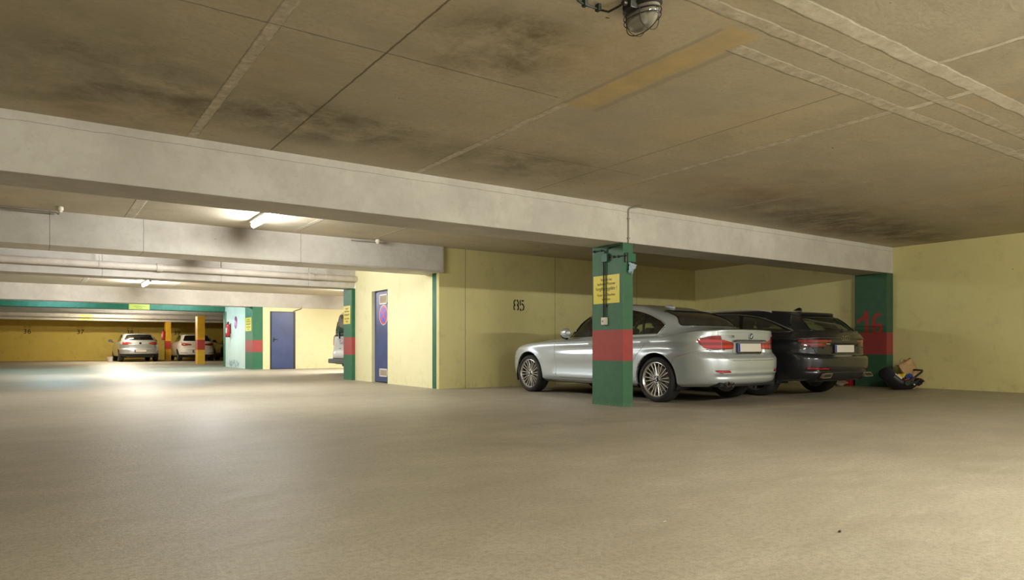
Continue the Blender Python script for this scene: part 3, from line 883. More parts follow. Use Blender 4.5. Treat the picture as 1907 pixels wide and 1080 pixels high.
# switch, junction box and cables on the near pillar
xp = P1[0]
t = thing('light_switch', 'small beige switch box under the cables on the near green pillar', 'switch', (xp, 6.785, 1.10))
MB().box(-0.045, -0.0006, -0.042, 0.042, -0.048, 0.048).build('box', M['white_plastic'], t, bevel=0.006)
MB().box(-0.053, -0.0452, -0.022, 0.022, -0.024, 0.024).build('rocker', M['sign_white'], t, bevel=0.003)
MB().box(-0.0545, -0.0532, -0.008, 0.008, -0.012, 0.008).build('lamp_window', M['reflector'], t)
t = thing('junction_box', 'small green painted junction box near the top of the near pillar', 'junction box', (xp, 6.775, 1.925))
MB().box(-0.042, -0.0006, -0.055, 0.055, -0.055, 0.055).build('box', M['green'], t, bevel=0.006)
m = MB()
for z in (-0.03, 0.0, 0.03):
    m.tube([(-0.02, -0.055, z), (-0.02, -0.085, z)], 0.012, 8)
m.build('cable_gland', M['cable'], t)
def cable(label, pts, clips, r=0.0065):
    c = tag(MB().tube(pts, r, 8).build('cable', M['cable']), label, 'cable', 'cables on the near pillar')
    for (x, y, z) in clips:
        MB().box(x - 0.014, x + 0.014, y - 0.014, y + 0.014, z - 0.014, z + 0.014).build('cable_clip', M['cable'], c, bevel=0.003)
xc = xp - 0.013
cable('left of two black cables dropping over the yellow sign to the switch', [(xc, 6.81, 1.868), (xc, 6.81, 1.15)], [])
cable('right of two black cables dropping over the yellow sign to the switch', [(xc, 6.765, 1.868), (xc, 6.765, 1.42), (xc, 6.765, 1.15)], [(xc, 6.768, 1.30)])
cable('black cable from the junction box left to the edge of the near pillar', [(xc, 6.79, 1.982), (xc, 6.79, 2.015), (xc, 6.83, 2.03), (xc, 7.04, 2.03)], [(xc, 6.86, 2.03), (xc, 7.0, 2.03)])
cable('black cable from the junction box up to the beam corner', [(xc, 6.75, 1.982), (xc, 6.745, 2.02), (xc, 6.72, 2.045), (xc, 6.50, 2.06)], [(xc, 6.70, 2.048)])
cable('black cable from the junction box right to the small green box', [(xc, 6.688, 1.925), (xc, 6.55, 1.92), (xc, 6.46, 1.92), (xc, 6.43, 1.92), (xp + 0.02, 6.43, 1.92)], [(xc, 6.63, 1.925), (xc, 6.54, 1.92)])
t = thing('outlet_box', 'green painted box sticking out of the near pillar, with black side', 'junction box', (xp + 0.10, Y1, 1.90))
MB().box(-0.055, 0.08, -0.05, -0.0006, -0.055, 0.055).build('box', M['green'], t, bevel=0.006)
MB().box(-0.075, -0.0555, -0.045, -0.004, -0.06, 0.06).build('side_plate', M['dark_steel'], t, bevel=0.003)
# scrap of pale blue film under that box
rnd = random.Random(4)
m = MB()
rows = []
for i in range(9):
    row = []
    for j in range(7):
        u, v = i / 8 - 0.5, j / 6
        wdt = 0.075 * (1 - 0.55 * v) + 0.02
        row.append(Vector((xp + 0.145 + u * wdt * 1.4 - 0.045 * v, Y1 - 0.028 + 0.012 * math.sin(9 * u + 5 * v) + 0.012 * math.sin(14 * v), 1.830 - 0.125 * v - 0.02 * u + 0.008 * math.sin(11 * u))))
    rows.append(row)
m.grid(rows)
o = m.build('plastic_film', M['rag'])
md = o.modifiers.new('thickness', 'SOLIDIFY'); md.thickness = 0.003
tag(o, 'crumpled pale blue film hanging under the green box on the near pillar', 'film scrap')
# conduit on the beam face
c = tag(MB().tube([(6.215, Y1 - 0.012, ZB - 0.0), (6.215, Y1 - 0.012, 2.50), (6.225, Y1 - 0.02, 2.53), (6.26, Y1 - 0.06, 2.547), (6.33, Y1 - 0.13, 2.549)], 0.009, 8).build('conduit', M['conduit']),
        'thin grey conduit up the beam face above the near pillar', 'conduit')
for z in (2.15, 2.40):
    MB().box(6.197, 6.233, Y1 - 0.022, Y1 - 0.0005, z - 0.008, z + 0.008).build('cable_clip', M['conduit'], c)
tag(MB().tube([(7.245, Y4 - 0.02, 1.965), (7.30, Y4 - 0.02, 1.99), (7.52, Y4 - 0.02, 2.07), (7.53, Y4 - 0.02, 2.16)], 0.012, 6).build('cable', M['cable']), 'thin cable slanting from the blue steel door up to the beam', 'cable')
tag(MB().tube([(XA - 0.085, 27.75, 2.088), (XA - 0.085, 27.75, 1.22)], 0.016, 8).build('conduit', M['conduit']), 'vertical grey conduit on the whitish wall left of the extinguisher', 'conduit')

def extinguisher(loc, rz, label, s=1.0):
    t = thing('fire_extinguisher', label, 'fire extinguisher', loc, rz, 'red fire extinguishers')
    MB().lathe([(0.060, 0.0), (0.078, 0.012), (0.080, 0.03), (0.080, 0.40), (0.070, 0.45), (0.035, 0.48), (0.028, 0.50)], 24).build('cylinder', M['ext_red'], t)
    MB().lathe([(0.062, -0.012), (0.082, -0.01), (0.082, 0.03)], 24).build('foot_ring', M['black'], t)
    MB().box(-0.03, 0.03, -0.06, 0.06, 0.5, 0.54).build('valve', M['black'], t, bevel=0.006)
    MB().box(-0.012, 0.012, -0.11, 0.07, 0.545, 0.565).build('lever', M['black'], t, bevel=0.004)
    MB().tube([(0, 0.06, 0.51), (0.02, 0.115, 0.47), (0.02, 0.105, 0.25), (0.01, 0.095, 0.10)], 0.011, 8).build('hose', M['black'], t)
    m = MB()
    rows = [[Vector((0.0812 * math.cos(a), 0.0812 * math.sin(a), z)) for a in [PI + 0.9 * (i / 8 - 0.5) * 2 for i in range(9)]] for z in (0.14, 0.33)]
    m.grid(rows)
    m.build('instruction_label', M['white_card'], t)
    MB().box(0.0805, 0.098, -0.03, 0.03, 0.12, 0.5).build('wall_bracket', M['dark_steel'], t)
extinguisher((XA - 0.171, 27.05, 1.12), 0.0, 'red fire extinguisher hung on the whitish wall')
extinguisher((5.72 - 0.101, Y7 + 0.2, 1.12), 0.0, 'red fire extinguisher hung on the farther orange pillar')
# ------------------------------------------------------------------ cars
def pchip(xs, ys, q):
    xs, ys, q = np.asarray(xs, float), np.asarray(ys, float), np.asarray(q, float)
    if len(xs) == 1:
        return np.full(q.shape, ys[0])
    h = np.diff(xs)
    d = np.diff(ys) / h
    n = len(xs)
    mm = np.zeros(n)
    if n > 2:
        for i in range(1, n - 1):
            if d[i - 1] * d[i] > 0:
                w1, w2 = 2 * h[i] + h[i - 1], h[i] + 2 * h[i - 1]
                mm[i] = (w1 + w2) / (w1 / d[i - 1] + w2 / d[i])
    mm[0], mm[-1] = d[0], d[-1]
    q = np.clip(q, xs[0], xs[-1])
    k = np.clip(np.searchsorted(xs, q) - 1, 0, n - 2)
    t = (q - xs[k]) / h[k]
    return ((2 * t**3 - 3 * t**2 + 1) * ys[k] + (t**3 - 2 * t**2 + t) * h[k] * mm[k] + (-2 * t**3 + 3 * t**2) * ys[k + 1] + (t**3 - t**2) * h[k] * mm[k + 1])

def ring_half(R, cnt):
    xf, xr, hw, zt = R[0], R[1], R[2], R[3]
    nf, mf, nr, mr = R[4] if len(R) > 4 else (7, 2.4, 12, 2.7)
    a = (xr - xf) / 2
    xm = (xf + xr) / 2
    if hw < 1e-6:
        x = np.concatenate([np.full(cnt[0], xf), np.linspace(xf, xr, cnt[1] + 1)[:-1], np.full(cnt[2] + 1, xr)])
        y = np.zeros_like(x)
    else:
        ph = np.linspace(0, PI / 2, 2400)
        c, s_ = np.cos(ph), np.sin(ph)
        X = np.concatenate([xm - a * c ** (2 / nf), (xm + a * c ** (2 / nr))[::-1][1:]])
        Y = np.concatenate([hw * s_ ** (2 / mf), (hw * s_ ** (2 / mr))[::-1][1:]])
        dX, dY = np.abs(np.diff(X)), np.abs(np.diff(Y))
        al = np.concatenate([[0], np.cumsum(np.hypot(dX, dY))])
        wide = dX > dY
        i1 = int(np.argmax(wide))
        i2 = len(wide) - int(np.argmax(wide[::-1]))
        s1, s2, s3 = al[i1], al[i2], al[-1]
        q = np.concatenate([np.linspace(0, s1, cnt[0] + 1)[:-1], np.linspace(s1, s2, cnt[1] + 1)[:-1], np.linspace(s2, s3, cnt[2] + 1)])
        x, y = np.interp(q, al, X), np.interp(q, al, Y)
    zx, zz = zip(*zt)
    z = pchip(zx, zz, x)
    return np.stack([x, y, z], 1)

def in_poly(p, poly):
    x, y = p
    c = False
    n = len(poly)
    for i in range(n):
        x1, y1 = poly[i]
        x2, y2 = poly[(i + 1) % n]
        if (y1 > y) != (y2 > y) and x < (x2 - x1) * (y - y1) / (y2 - y1) + x1:
            c = not c
    return c

def rounded(poly, r, n=4):
    """round polygon corners; r may be one value or one per corner"""
    out = []
    k = len(poly)
    for i in range(k):
        p0, p1, p2 = (Vector(poly[j % k]) for j in (i - 1, i, i + 1))
        rr = r[i] if isinstance(r, (list, tuple)) else r
        if rr <= 0:
            out.append(tuple(p1))
            continue
        d0, d1 = (p0 - p1), (p2 - p1)
        rr = min(rr, d0.length * 0.45, d1.length * 0.45)
        a, b = p1 + d0.normalized() * rr, p1 + d1.normalized() * rr
        for t in range(n + 1):
            t /= n
            out.append(tuple((1 - t) ** 2 * a + 2 * t * (1 - t) * p1 + t * t * b))
    return out

class Body:
    def __init__(s, rings, cnt, nsub, axles, arch_r, wheel_z, flare=0.012, mod=None):
        H = np.stack([ring_half(R, cnt) for R in rings])          # key rings x stations x 3
        k = len(rings)
        q = np.linspace(0, k - 1, (k - 1) * nsub + 1)
        P = np.stack([np.stack([pchip(np.arange(k), H[:, j, c], q) for c in range(3)], 1) for j in range(H.shape[1])], 1)
        # P: rows x stations x 3
        for xa in axles:
            d = np.hypot(P[..., 0] - xa, P[..., 2] - wheel_z)
            b = np.exp(-((d - arch_r - 0.02) / 0.05) ** 2) * flare * np.clip((P[..., 1] - 0.5) / 0.3, 0, 1)
            P[..., 1] += b
        if mod is not None:
            mod(P)
        s.P = P
        full = np.concatenate([P, (P[:, 1:-1] * np.array([1, -1, 1]))[:, ::-1]], 1)
        n, m = full.shape[:2]
        s.bm = bm = bmesh.new()
        vs = [[bm.verts.new(full[i, j]) for j in range(m)] for i in range(n)]
        s.tag = bm.faces.layers.int.new('part')
        s.row = bm.faces.layers.int.new('row')
        for i in range(n - 1):
            for j in range(m):
                q4 = [vs[i][j], vs[i][(j + 1) % m], vs[i + 1][(j + 1) % m], vs[i + 1][j]]
                try:
                    f = bm.faces.new(q4)
                    f.smooth = True
                    f[s.row] = i // nsub
                except ValueError:
                    pass
        bmesh.ops.remove_doubles(bm, verts=bm.verts, dist=2e-5)
        bmesh.ops.dissolve_degenerate(bm, edges=bm.edges, dist=1e-5)
        bm.normal_update()
        cen = Vector((full[..., 0].mean(), 0, 0.6))
        if sum((f.calc_center_median() - cen).dot(f.normal) * f.calc_area() for f in bm.faces) < 0:
            bmesh.ops.reverse_faces(bm, faces=bm.faces)
        bm.normal_update()
        s.names = ['body']
    def cut(s, name, alpha, poly, filt, only=None):
        """cut poly out of the skin. View direction in plan: alpha 0 = from behind, 90 = from the side (seen from +y), poly in (u, z)"""
        bm = s.bm
        al = math.radians(alpha)
        U = Vector((-math.sin(al), math.cos(al), 0))   # u axis
        D = Vector((math.cos(al), math.sin(al), 0))
        if name not in s.names:
            s.names.append(name)
        idx = s.names.index(name)
        ok = None if only is None else {s.names.index(o) for o in only if o in s.names}
        def cand(f):
            return (ok is None or f[s.tag] in ok) and filt(f.calc_center_median(), f.normal)
        xs = [p[0] for p in poly]
        zs = [p[1] for p in poly]
        bb = (min(xs) - 0.05, max(xs) + 0.05, min(zs) - 0.05, max(zs) + 0.05)
        live = []
        for f in bm.faces:
            c = f.calc_center_median()
            if bb[0] <= c.dot(U) <= bb[1] and bb[2] <= c.z <= bb[3] and cand(f):
                live.append(f)
        n = len(poly)
        for i in range(n):
            a, b = poly[i], poly[(i + 1) % n]
            e = Vector((b[0] - a[0], b[1] - a[1]))
            if e.length < 1e-6:
                continue
            dir3 = U * e.x + Vector((0, 0, e.y))
            no = dir3.cross(D).normalized()
            co = U * a[0] + Vector((0, 0, a[1]))
            x0, x1, z0, z1 = min(a[0], b[0]) - 0.004, max(a[0], b[0]) + 0.004, min(a[1], b[1]) - 0.004, max(a[1], b[1]) + 0.004
            sel = []
            for f in live:
                us = [v.co.dot(U) for v in f.verts]
                zz = [v.co.z for v in f.verts]
                if max(us) >= x0 and min(us) <= x1 and max(zz) >= z0 and min(zz) <= z1:
                    sel.append(f)
            if not sel:
                continue
            before = set(live)
            geo = set(sel)
            for f in sel:
                geo.update(f.edges)
                geo.update(f.verts)
            r = bmesh.ops.bisect_plane(bm, geom=list(geo), dist=1e-5, plane_co=co, plane_no=no)
            new = [g for g in r['geom'] if isinstance(g, bmesh.types.BMFace)]
            live = [f for f in before if f.is_valid] + [f for f in new if f.is_valid and f not in before]
        for f in live:
            c = f.calc_center_median()
            if in_poly((c.dot(U), c.z), poly):
                f[s.tag] = idx
        bm.normal_update()
    def both(s, name, alpha, poly, filt, only=None):
        s.cut(name, alpha, poly, filt, only)
        s.cut(name, -alpha, [(-u, z) for u, z in poly], lambda c, n: filt(Vector((c.x, -c.y, c.z)), Vector((n.x, -n.y, n.z))), only)
    def side(s, name, poly, filt=None, only=None, sides=(1, -1)):
        """poly in (x, z), both flanks"""
        for sg in sides:
            f2 = (lambda c, n, sg=sg: c.y * sg > 0.25 and n.y * sg > 0.12 and (filt is None or filt(c, n)))
            s.cut(name, 90, [(-x, z) for x, z in poly], f2, only)
    def on_side(s, pts, sg, off=0.0):
        """lift (x, z) points onto the flank"""
        P = s.P.reshape(-1, 3)
        out = []
        for x, z in pts:
            d = (P[:, 0] - x) ** 2 + (P[:, 2] - z) ** 2 + np.where(P[:, 1] < 0.3, 9.0, 0.0)
            k = np.argsort(d)[:4]
            wgt = 1.0 / (d[k] + 1e-6)
            out.append((x, sg * (float((P[k, 1] * wgt).sum() / wgt.sum()) + off), z))
        return out
    def extract(s, name, pred=None):
        idx = s.names.index(name)
        out = bmesh.new()
        mp = {}
        for f in s.bm.faces:
            if f[s.tag] != idx or (pred and not pred(f.calc_center_median())):
                continue
            vs = []
            for v in f.verts:
                if v not in mp:
                    mp[v] = out.verts.new(v.co)
                vs.append(mp[v])
            try:
                nf = out.faces.new(vs)
                nf.smooth = True
            except ValueError:
                pass
        out.normal_update()
        return out
def shift(bm, d):
    bm.normal_update()
    mv = [(v, v.normal.copy()) for v in bm.verts]
    for v, n in mv:
        v.co += n * d
def lip(bm, gap=0.0025, depth=0.02):
    bmesh.ops.remove_doubles(bm, verts=[v for v in bm.verts if v.is_boundary], dist=0.003)
    bmesh.ops.dissolve_degenerate(bm, edges=bm.edges, dist=1e-5)
    bm.normal_update()
    be = [e for e in bm.edges if e.is_boundary]
    bv = {v for e in be for v in e.verts}
    nrm = {}
    mv = []
    for v in bv:
        n = v.normal.copy()
        d = Vector()
        for f in v.link_faces:
            d += (f.calc_center_median() - v.co).normalized()
        d -= n * d.dot(n)
        nrm[v] = n
        if d.length > 1e-6:
            mv.append((v, d.normalized() * gap))
    for v, d in mv:
        v.co += d
    for e in be:
        e.smooth = False
    pos = {tuple(round(c, 6) for c in v.co): n for v, n in nrm.items()}
    r = bmesh.ops.extrude_edge_only(bm, edges=be)
    for g in r['geom']:
        if isinstance(g, bmesh.types.BMVert):
            n = pos.get(tuple(round(c, 6) for c in g.co))
            if n is not None:
                g.co -= n * depth
        elif isinstance(g, bmesh.types.BMFace):
            g.smooth = False
def loops(bm):
    """boundary loops as point lists"""
    be = [e for e in bm.edges if e.is_boundary]
    nx = {}
    for e in be:
        a, b = e.verts
        nx.setdefault(a, []).append(b)
        nx.setdefault(b, []).append(a)
    seen, out = set(), []
    for v in nx:
        if v in seen:
            continue
        lp, prev, cur = [], None, v
        while cur is not None and cur not in seen:
            seen.add(cur)
            lp.append(cur)
            nb = [q for q in nx[cur] if q is not prev and q not in seen]
            prev, cur = cur, (nb[0] if nb else None)
        if len(lp) > 3:
            out.append([q.co + q.normal * 0.002 for q in lp])
    return out
def bm_obj(bm, name, mat, parent, smooth=None):
    me = bpy.data.meshes.new(name)
    bm.to_mesh(me)
    bm.free()
    me.materials.append(mat)
    o = bpy.data.objects.new(name, me)
    COL.objects.link(o)
    o.parent = parent
    return o
def trim_tube(bm, name, mat, parent, r, seg=6):
    m = MB()
    bm.normal_update()
    for lp in loops(bm):
        m.tube(lp, r, seg, closed=True)
    if m.v:
        return m.build(name, mat, parent)

# ------------------------------------------------------------------ wheels
def wheel(parent, x, y, R, rim, width, style, mat, badge=None, hi=True):
    """outer face towards +y of the wheel's own frame"""
    sg = 1 if y > 0 else -1
    rot = Matrix.Rotation(-PI / 2, 4, 'X')          # local z -> +y
    flip = Matrix.Rotation(0 if sg > 0 else PI, 4, 'Z')
    base = Matrix.Translation((x, y, R)) @ flip
    n = 56 if hi else 24
    w2 = width / 2
    A = base @ rot
    # rim with spokes
    m = MB()
    m.lathe([(rim - 0.012, -w2 + 0.01), (rim - 0.02, -0.03), (rim - 0.028, 0.0), (rim - 0.020, w2 - 0.035), (rim - 0.002, w2 - 0.020), (rim + 0.004, w2 - 0.010), (rim - 0.004, w2 - 0.008), (rim - 0.014, w2 - 0.022)], n, A, cap=False)
    hub = 0.062
    ns, pair, sw0, sw1 = style
    for k in range(ns):
        for off in (pair if isinstance(pair, tuple) else (0,)):
            a = 2 * PI * k / ns + off
            rows = []
            for i in range(7):
                t = i / 6
                r = hub - 0.012 + (rim - 0.012 - hub + 0.012) * t
                ww = sw0 + (sw1 - sw0) * t
                zz = w2 - 0.040 + 0.018 * t ** 1.5 + 0.016 * (1 - t) ** 3
                th = 0.020
                ring = []
                for (uu, vv) in ((-0.5, -1), (-0.5, -0.25), (-0.25, 0), (0.25, 0), (0.5, -0.25), (0.5, -1)):
                    px, py = r, uu * ww
                    aa = a
                    ring.append(A @ Vector((px * math.cos(aa) - py * math.sin(aa), px * math.sin(aa) + py * math.cos(aa), zz + vv * th)))
                rows.append(ring)
            m.grid(rows, False, True)
    m.lathe([(hub, w2 - 0.06), (hub, w2 - 0.030), (hub - 0.012, w2 - 0.022), (0.036, w2 - 0.024), (0.034, w2 - 0.030)], 32 if hi else 16, A)
    wo = m.build('wheel', mat, parent)
    # tyre
    t = MB()
    t.lathe([(rim - 0.010, -w2), (rim + 0.02, -w2 - 0.008), (R - 0.035, -w2 - 0.004), (R - 0.012, -w2 + 0.012), (R, -w2 + 0.035), (R + 0.001, 0), (R, w2 - 0.035), (R - 0.012, w2 - 0.012), (R - 0.035, w2 + 0.004), (rim + 0.02, w2 + 0.008), (rim + 0.006, w2 + 0.002), (rim - 0.003, w2 - 0.014), (rim - 0.010, w2 - 0.03)], n, A, cap=False)
    if hi:
        for d in (-0.055, -0.02, 0.02, 0.055):
            t.lathe([(R + 0.0015, d - 0.004), (R + 0.0015, d + 0.004)], n, A, cap=False)
    t.build('tyre', M['rubber'], wo)
    d = MB()
    d.lathe([(0.04, w2 - 0.075), (rim - 0.065, w2 - 0.075), (rim - 0.065, w2 - 0.095), (0.04, w2 - 0.095)], n, A)
    d.lathe([(0.04, -w2 + 0.02), (rim - 0.015, -w2 + 0.02)], n, A, cap=False)
    d.build('brake_disc', M['disc'], wo)
    c = MB()
    c.lathe([(0.034, w2 - 0.028), (0.033, w2 - 0.018), (0.026, w2 - 0.014), (0.0005, w2 - 0.013)], 24, A)
    cap = c.build('hub_cap', M['trim_black'] if badge else mat, wo)
    if badge:
        q = MB()
        for k in range(4):
            if k % 2 == 0:
                q.prism([(0, 0)] + [(0.022 * math.cos(PI / 2 * k + PI / 12 * i), 0.022 * math.sin(PI / 2 * k + PI / 12 * i)) for i in range(7)], w2 - 0.0128, w2 - 0.0118, A)
        q.build('wheel_badge', M['badge_blue'], wo)
        q = MB()
        for k in range(4):
            if k % 2 == 1:
                q.prism([(0, 0)] + [(0.022 * math.cos(PI / 2 * k + PI / 12 * i), 0.022 * math.sin(PI / 2 * k + PI / 12 * i)) for i in range(7)], w2 - 0.0128, w2 - 0.0118, A)
        q.build('wheel_badge', M['badge_white'], wo)
    if hi:
        b = MB()
        for k in range(5):
            a = 2 * PI * k / 5 + PI / 2
            b.lathe([(0.0105, w2 - 0.040), (0.0105, w2 - 0.0205), (0.006, w2 - 0.0195)], 10, A @ Matrix.Translation((0.049 * math.cos(a), 0.049 * math.sin(a), 0)))
        b.build('wheel_bolts', M['dark_steel'], wo)
    return wo

def arch_liner(parent, x, R, r_in, yo, yi):
    # inner shell of the wheel arch, one per side
    for sg in (-1, 1):
        m = MB()
        rows = []
        for i in range(25):
            a = -0.35 + (PI + 0.7) * i / 24
            rows.append([Vector((x + r_in * math.cos(a), sg * yy, R + r_in * math.sin(a))) for yy in (yi, yo)])
        m.grid(rows)
        m.add([(x + r_in * math.cos(-0.35 + (PI + 0.7) * i / 24), sg * yi, R + r_in * math.sin(-0.35 + (PI + 0.7) * i / 24)) for i in range(25)], [tuple(range(25))])
        m.build('wheel_arch_liner', M['inside'], parent)

def seats(parent, xf, xr, zf, yo=0.36, head=True):
    def one(x, y, wd, hd):
        s_ = MB()
        s_.box(x - 0.26, x + 0.24, y - wd / 2, y + wd / 2, zf + 0.10, zf + 0.26)
        mt = Matrix.Translation((x + 0.26, y, zf + 0.22)) @ Matrix.Rotation(0.30, 4, 'Y')
        s_.box(-0.07, 0.07, -wd / 2, wd / 2, 0.0, 0.56, mt)
        o = s_.build('seat', M['seat'], parent, bevel=0.045, bseg=3)
        for (hy, hz) in hd:
            h = MB().box(-0.045, 0.05, -0.135 + hy, 0.135 + hy, 0.585, 0.785, mt)
            h.build('headrest', M['seat'], o, bevel=0.04, bseg=3)
    for sg in (-1, 1):
        one(xf, sg * yo, 0.50, [(0, 0)])
    one(xr, 0, 1.24, [(-0.40, 0), (0.40, 0), ])

def mirror(parent, x, y, z, mat, sz=(0.10, 0.20, 0.145), fold=0.0):
    sg = 1 if y > 0 else -1
    cf, sf = math.cos(fold), math.sin(fold)
    def F(p):
        dx, dy = p[0] - x, (p[1] - y) * sg
        return Vector((x + dx * cf + dy * sf, y + sg * (-dx * sf + dy * cf), p[2]))
    m = MB()
    rows = []
    for i in range(13):
        t = i / 12
        xx = x - sz[0] * (1 - t) * 1.5
        k = math.sin(PI / 2 * min(1, 0.12 + t * 1.2)) ** 0.7
        rows.append([Vector((xx, y + sg * (sz[1] * 0.5 + sz[1] * 0.5 * k * (abs(math.cos(a)) ** 0.7) * (1 if math.cos(a) > 0 else -1)), z + 0.075 + sz[2] * 0.5 * k * (abs(math.sin(a)) ** 0.7) * (1 if math.sin(a) > 0 else -1))) for a in [2 * PI * q / 20 for q in range(20)]])
    rows = [[F(p) for p in r] for r in rows]
    m.grid(rows, True, True)
    m.add(rows[0], [tuple(range(20))])
    o = m.build('wing_mirror', mat, parent)
    a = MB().add(rows[-1], [tuple(range(20))])
    a.build('mirror_glass', M['dark_steel'] if mat is M['trim_black'] else M['chrome'], o)
    MB().tube([(x - 0.03, y - sg * 0.06, z - 0.005), (x - 0.03, y + sg * 0.03, z + 0.01), (x - 0.03, y + sg * 0.06, z + 0.04)], [0.028, 0.022, 0.02], 10).build('mirror_arm', M['trim_black'], o)

def number_plate(parent, x, y, z, tilt=0.08, wd=0.52, ht=0.11, blue=True):
    """facing backwards (+x)"""
    f = frame((x, y, z), (0, 1, 0), (-math.sin(tilt), 0, math.cos(tilt)))
    h = MB().prism(rounded([(-wd / 2 - 0.008, -ht / 2 - 0.022), (wd / 2 + 0.008, -ht / 2 - 0.022), (wd / 2 + 0.008, ht / 2 + 0.008), (-wd / 2 - 0.008, ht / 2 + 0.008)], 0.01, 3), -0.012, 0.004, f).build('plate_holder', M['trim_black'], parent)
    MB().prism(rounded([(-wd / 2, -ht / 2), (wd / 2, -ht / 2), (wd / 2, ht / 2), (-wd / 2, ht / 2)], 0.008, 3), 0.0042, 0.0062, f).build('number_plate', M['plate'], h)
    if blue:
        MB().prism([(-wd / 2 + 0.002, -ht / 2 + 0.002), (-wd / 2 + 0.046, -ht / 2 + 0.002), (-wd / 2 + 0.046, ht / 2 - 0.002), (-wd / 2 + 0.002, ht / 2 - 0.002)], 0.0064, 0.007, f).build('plate_band', M['plate_blue'], h)

def sill_floor(parent, x0, x1, w_, z0, z1):
    MB().box(x0, x1, -w_, w_, z0, z1).build('underbody', M['inside'], parent, bevel=0.02)

def handle(parent, x, y, z, sg, mat, L=0.20):
    # a bow handle along x
    pts = [(x - L / 2, y - sg * 0.012, z), (x - L / 2 + 0.03, y + sg * 0.016, z + 0.003), (x, y + sg * 0.024, z + 0.004), (x + L / 2 - 0.03, y + sg * 0.018, z + 0.003), (x + L / 2, y - sg * 0.012, z)]
    q = np.array(pts)
    tt = np.linspace(0, 4, 21)
    P = np.stack([pchip(range(5), q[:, c], tt) for c in range(3)], 1)
    o = MB().tube([tuple(p) for p in P], [0.010 + 0.005 * math.sin(PI * i / 20) for i in range(21)], 8).build('door_handle', mat, parent)
    return o
def circ(x, z, r, n=44):
    return [(x + r * math.cos(2 * PI * i / n), z + r * math.sin(2 * PI * i / n)) for i in range(n)]
def gauss(v, c, s_):
    return np.exp(-((v - c) / s_) ** 2)
def sst(v, a, b):
    t = np.clip((v - a) / (b - a), 0, 1)
    return t * t * (3 - 2 * t)


def roundel(parent, x, y, z, r, tilt):
    f = frame((x, y, z), (0, 1, 0), (-math.sin(tilt), 0, math.cos(tilt)))
    o = MB().prism(arc(0, 0, r, 0, 360, 32)[:-1], -0.008, 0.002, f).build('emblem', M['chrome'], parent)
    MB().prism(arc(0, 0, r * 0.93, 0, 360, 32)[:-1], 0.002, 0.0028, f).build('emblem_ring', M['trim_black'], o)
    for col, ks in (('badge_blue', (1, 3)), ('badge_white', (0, 2))):
        m = MB()
        for k in ks:
            m.prism([(0, 0)] + arc(0, 0, r * 0.62, 90 * k, 90 * k + 90, 8), 0.0029, 0.0036, f)
        m.build('emblem_quarter', M[col], o)

